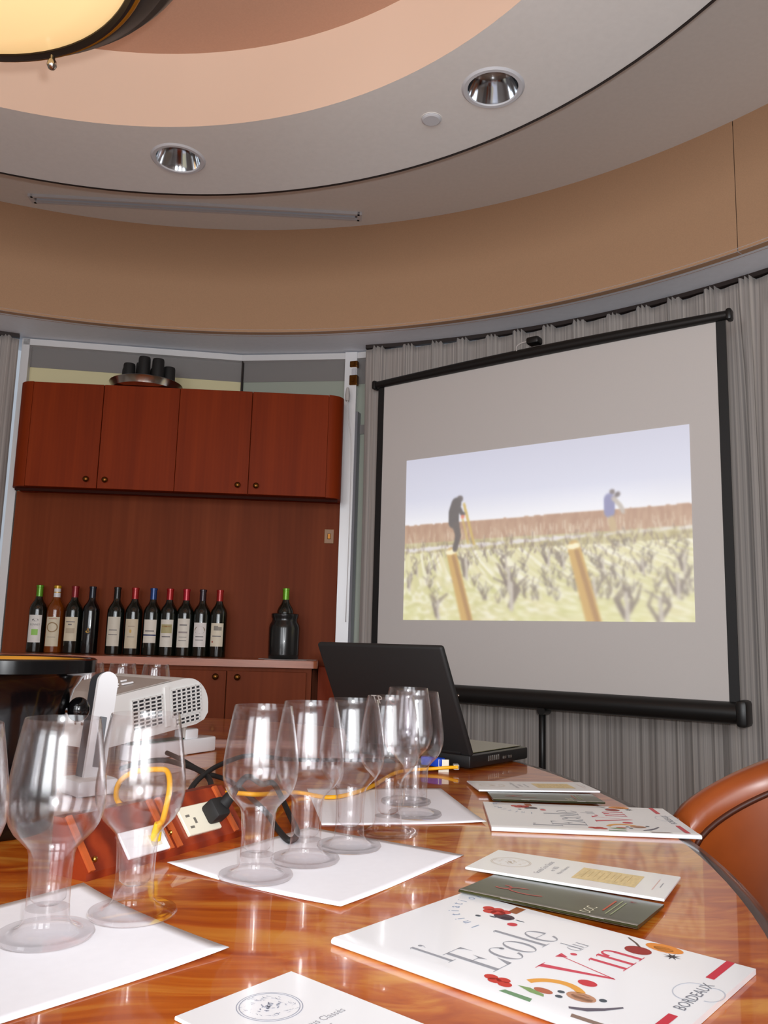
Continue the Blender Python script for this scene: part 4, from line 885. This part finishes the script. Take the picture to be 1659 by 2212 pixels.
# vent grilles on the side facing the camera (y = 0)
def grille(x0, x1, z0, z1, nx, nz, nm):
    b = MB(); b.box(((x0 + x1) / 2, -.0006, (z0 + z1) / 2), (x1 - x0, .001, z1 - z0), PMx); pn = b.build(nm, mat('vent_dark', (44, 44, 48), .5), r)
    b = MB(); dx, dz = (x1 - x0) / nx, (z1 - z0) / nz
    for k in range(nx + 1): b.box((x0 + k * dx, -.0018, (z0 + z1) / 2), (.0032, .0024, z1 - z0 + .003), PMx)
    for k in range(nz + 1): b.box(((x0 + x1) / 2, -.0018, z0 + k * dz), (x1 - x0 + .003, .0024, .0030), PMx)
    b.build('grille_bars', M_proj, pn)
grille(.085, .165, .020, .084, 5, 8, 'vent'); grille(.192, .276, .030, .088, 6, 7, 'vent'); grille(.20, .27, .008, .024, 5, 2, 'vent')
b = MB(); b.rbox((.178, -.002, .055), (.014, .004, .088), .001, 1, M=PMx); b.build('side_rib', M_proj, r)
b = MB()
for k, (x, y, w_, d_) in enumerate(((.075, .10, .03, .012), (.095, .14, .02, .008), (.11, .085, .016, .007), (.11, .11, .016, .007), (.13, .13, .014, .007), (.13, .07, .03, .007), (.09, .06, .012, .012), (.15, .11, .016, .007))):
    b.rbox((x, y, .1085 + .02 * x), (w_, d_, .004), .0015, 1, M=PMx)
b.build('buttons', M_card, r)
b = MB(); b.lathe([(.028, 0), (.034, 0), (.034, .012), (.028, .012), (.026, .002), (0, .006)], 32, M=PMx @ Matrix.Translation((.299, .17, .055)) @ Matrix.Rotation(radians(90), 4, 'Y')); b.build('lens', M_gloss, r, True, 50)
for (x, y, h) in ((.03, .03, .037), (.03, PW - .03, .037), (.25, .03, .068), (.25, PW - .03, .068)):
    b = MB(); b.lathe([(0, 0), (.011, 0), (.011, .005), (.006, .008), (.006, h), (0, h)], 16, (x, y, 0)); b.build('foot', M_projg, r, True, 50)
b = MB(); b.box((-.0006, .05, .05), (.0012, .012, .006), PMx); b.box((-.0006, .075, .05), (.0012, .006, .006), PMx); b.build('status_lamp', M_steel, r)

# ------------------------------------------------------------------ handset in cradle, extension strip, ice bucket
q = at(196, 1716); r = empty('handset', q, radians(46)); tag(r, 'slim white and dark grey handset standing tilted behind the second wine glass', 'handset')
HM = Matrix.Translation((0, 0, .012)) @ Matrix.Rotation(radians(10), 4, 'Y') @ Matrix.Rotation(radians(-10), 4, 'X')
pl = arc(.003, .178, .019, 0, pi, 10); pl = [(.022, 0)] + pl + [(-.016, 0)]
XZ = Matrix(((1, 0, 0, 0), (0, 0, 1, 0), (0, 1, 0, 0), (0, 0, 0, 1)))
b = MB(); b.prism(pl, 0, .007, HM @ XZ); b.build('front_shell', M_card, r, True, 40)
b = MB(); b.prism([(x * 1.02, y * 1.005) for x, y in pl], .007, .030, HM @ XZ); b.build('back_shell', mat('dark_grey_plastic', (44, 48, 54), .4), r, True, 40)
b = MB(); b.rbox((.003, -.0006, .075), (.014, .002, .085), .0008, 1, M=HM); b.build('groove', mat('grey_inlay', (120, 124, 130), .4), r)
b = MB(); b.rbox((.0, .01, .014), (.075, .075, .028), .008, 2); b.build('cradle', M_card, r, True, 40)
A = at(288, 1648); B = at(462, 1622); d = B - A
r = empty('extension_strip', A, atan2(d.y, d.x)); tag(r, 'white plastic extension strip lying behind the wooden power box', 'extension strip')
b = MB(); b.rbox((d.length / 2, .02, .018), (d.length, .05, .034), .004, 2); bo = b.build('housing', M_card, r, True, 40)
b = MB(); b.box((d.length * .33, .02, .0365), (d.length * .6, .03, .004)); b.build('label_strip', mat('dark_green', (26, 66, 56), .5), bo)
b = MB(); b.rbox((d.length * .7, .02, .045), (.04, .04, .024), .004, 2); b.build('adapter', M_card, r, True, 40)

BQ = atY(8, 1420, 1.19).xy; Rb = .126
r = empty('ice_bucket', (BQ.x, BQ.y, TZ)); tag(r, 'big glossy black ice bucket with flared lip and ball handles, cut off at left', 'ice bucket')
bh = .232
b = MB(); b.lathe([(0, 0), (.078, 0), (.082, .004), (.084, .02), (.086, .10), (.090, .16), (.098, .19), (.110, .208), (.122, .214), (.126, .215), (.126, bh), (.122, bh + .002), (.114, bh + .001), (.104, bh - .02), (.094, .18), (.088, .15)], 72); b.build('shell', M_gloss, r, True, 40)
b = MB(); b.lathe([(.113, bh), (.103, bh - .022), (.093, .18), (.086, .15), (.080, .02), (0, .018)], 64); b.build('inner_wall', M_gold, r, True, 50)  # inner wall coloured gold for the golden reflection inside the rim
for s_ in (-1, 1):
    a = radians(12) if s_ > 0 else radians(192); b = MB()
    b.tube([(.085 * cos(a), .085 * sin(a), .162), (.100 * cos(a), .100 * sin(a), .162)], .005, 10); kn = b.build('handle_stem', M_chrome, r, True)
    b = MB(); b.lathe([(0, -.0175)] + [(.0155 * cos(t * pi / 10), .0175 * sin(t * pi / 10)) for t in range(-4, 5)] + [(0, .0175)], 20, (.106 * cos(a), .106 * sin(a), .162)); b.build('ball_handle', M_gloss, r, True)

# ------------------------------------------------------------------ leather tub chair beyond the table edge
CHX, CHY = .715, 1.50; cf = atan2(1.33 - CHY, -.74 - CHX)        # facing the table
r = empty('tub_chair', (CHX, CHY, 0), cf); tag(r, 'brown leather tub chair pulled up to the right of the table', 'chair')
def tub(u, off, topo=0, n=40):      # horseshoe plan: u in -1..1, back at u = 0 ; local +x is forward
    a = pi + u * radians(100); Rr = .275 + off; x, y = Rr * cos(a), Rr * sin(a) * 1.0
    if abs(u) > .75: pass
    h = .690 + .225 * max(0, 1 - abs(u)) ** .72
    return x + .02, y, h
n = 48; vs = []; 
for i in range(n + 1):
    u = -1 + 2 * i / n
    xi, yi, h = tub(u, -.045); xo, yo, _ = tub(u, .03); xm, ym, _ = tub(u, -.008)
    vs += [(xi, yi, .36), (xi, yi, h - .055), (xi, yi, h - .035), (xi + (xm - xi) * .3, yi + (ym - yi) * .3, h - .008), (xm, ym, h), (xo - (xo - xm) * .3, yo - (yo - ym) * .3, h - .010), (xo, yo, h - .04), (xo, yo, .22)]
m_ = 8; fs = [(i * m_ + j, (i + 1) * m_ + j, (i + 1) * m_ + j + 1, i * m_ + j + 1) for i in range(n) for j in range(m_ - 1)] + [tuple(range(m_)), tuple(n * m_ + k for k in range(m_ - 1, -1, -1))]
b = MB(); b.add(vs, fs); bk = b.build('backrest', M_leath, r, True, 50)
pts = []
for i in range(n + 1): x, y, h = tub(-1 + 2 * i / n, -.046); pts.append((x, y, h - .062))
b = MB(); b.tube(pts, .006, 8); b.build('piping', M_leathd, bk, True)
b = MB(); b.rbox((.05, 0, .40), (.46, .44, .12), .04, 3); b.build('seat', M_leath, r, True, 40)
b = MB(); b.rbox((.03, 0, .28), (.44, .46, .12), .02, 2); b.build('seat_frame', M_leath, r, True, 40)
for sx in (-.14, .2):
    for sy in (-.18, .18): b = MB(); b.tube([(sx, sy, .23), (sx * 1.1, sy * 1.1, 0)], [.02, .014], 10); b.build('leg', M_tedge, r, True)
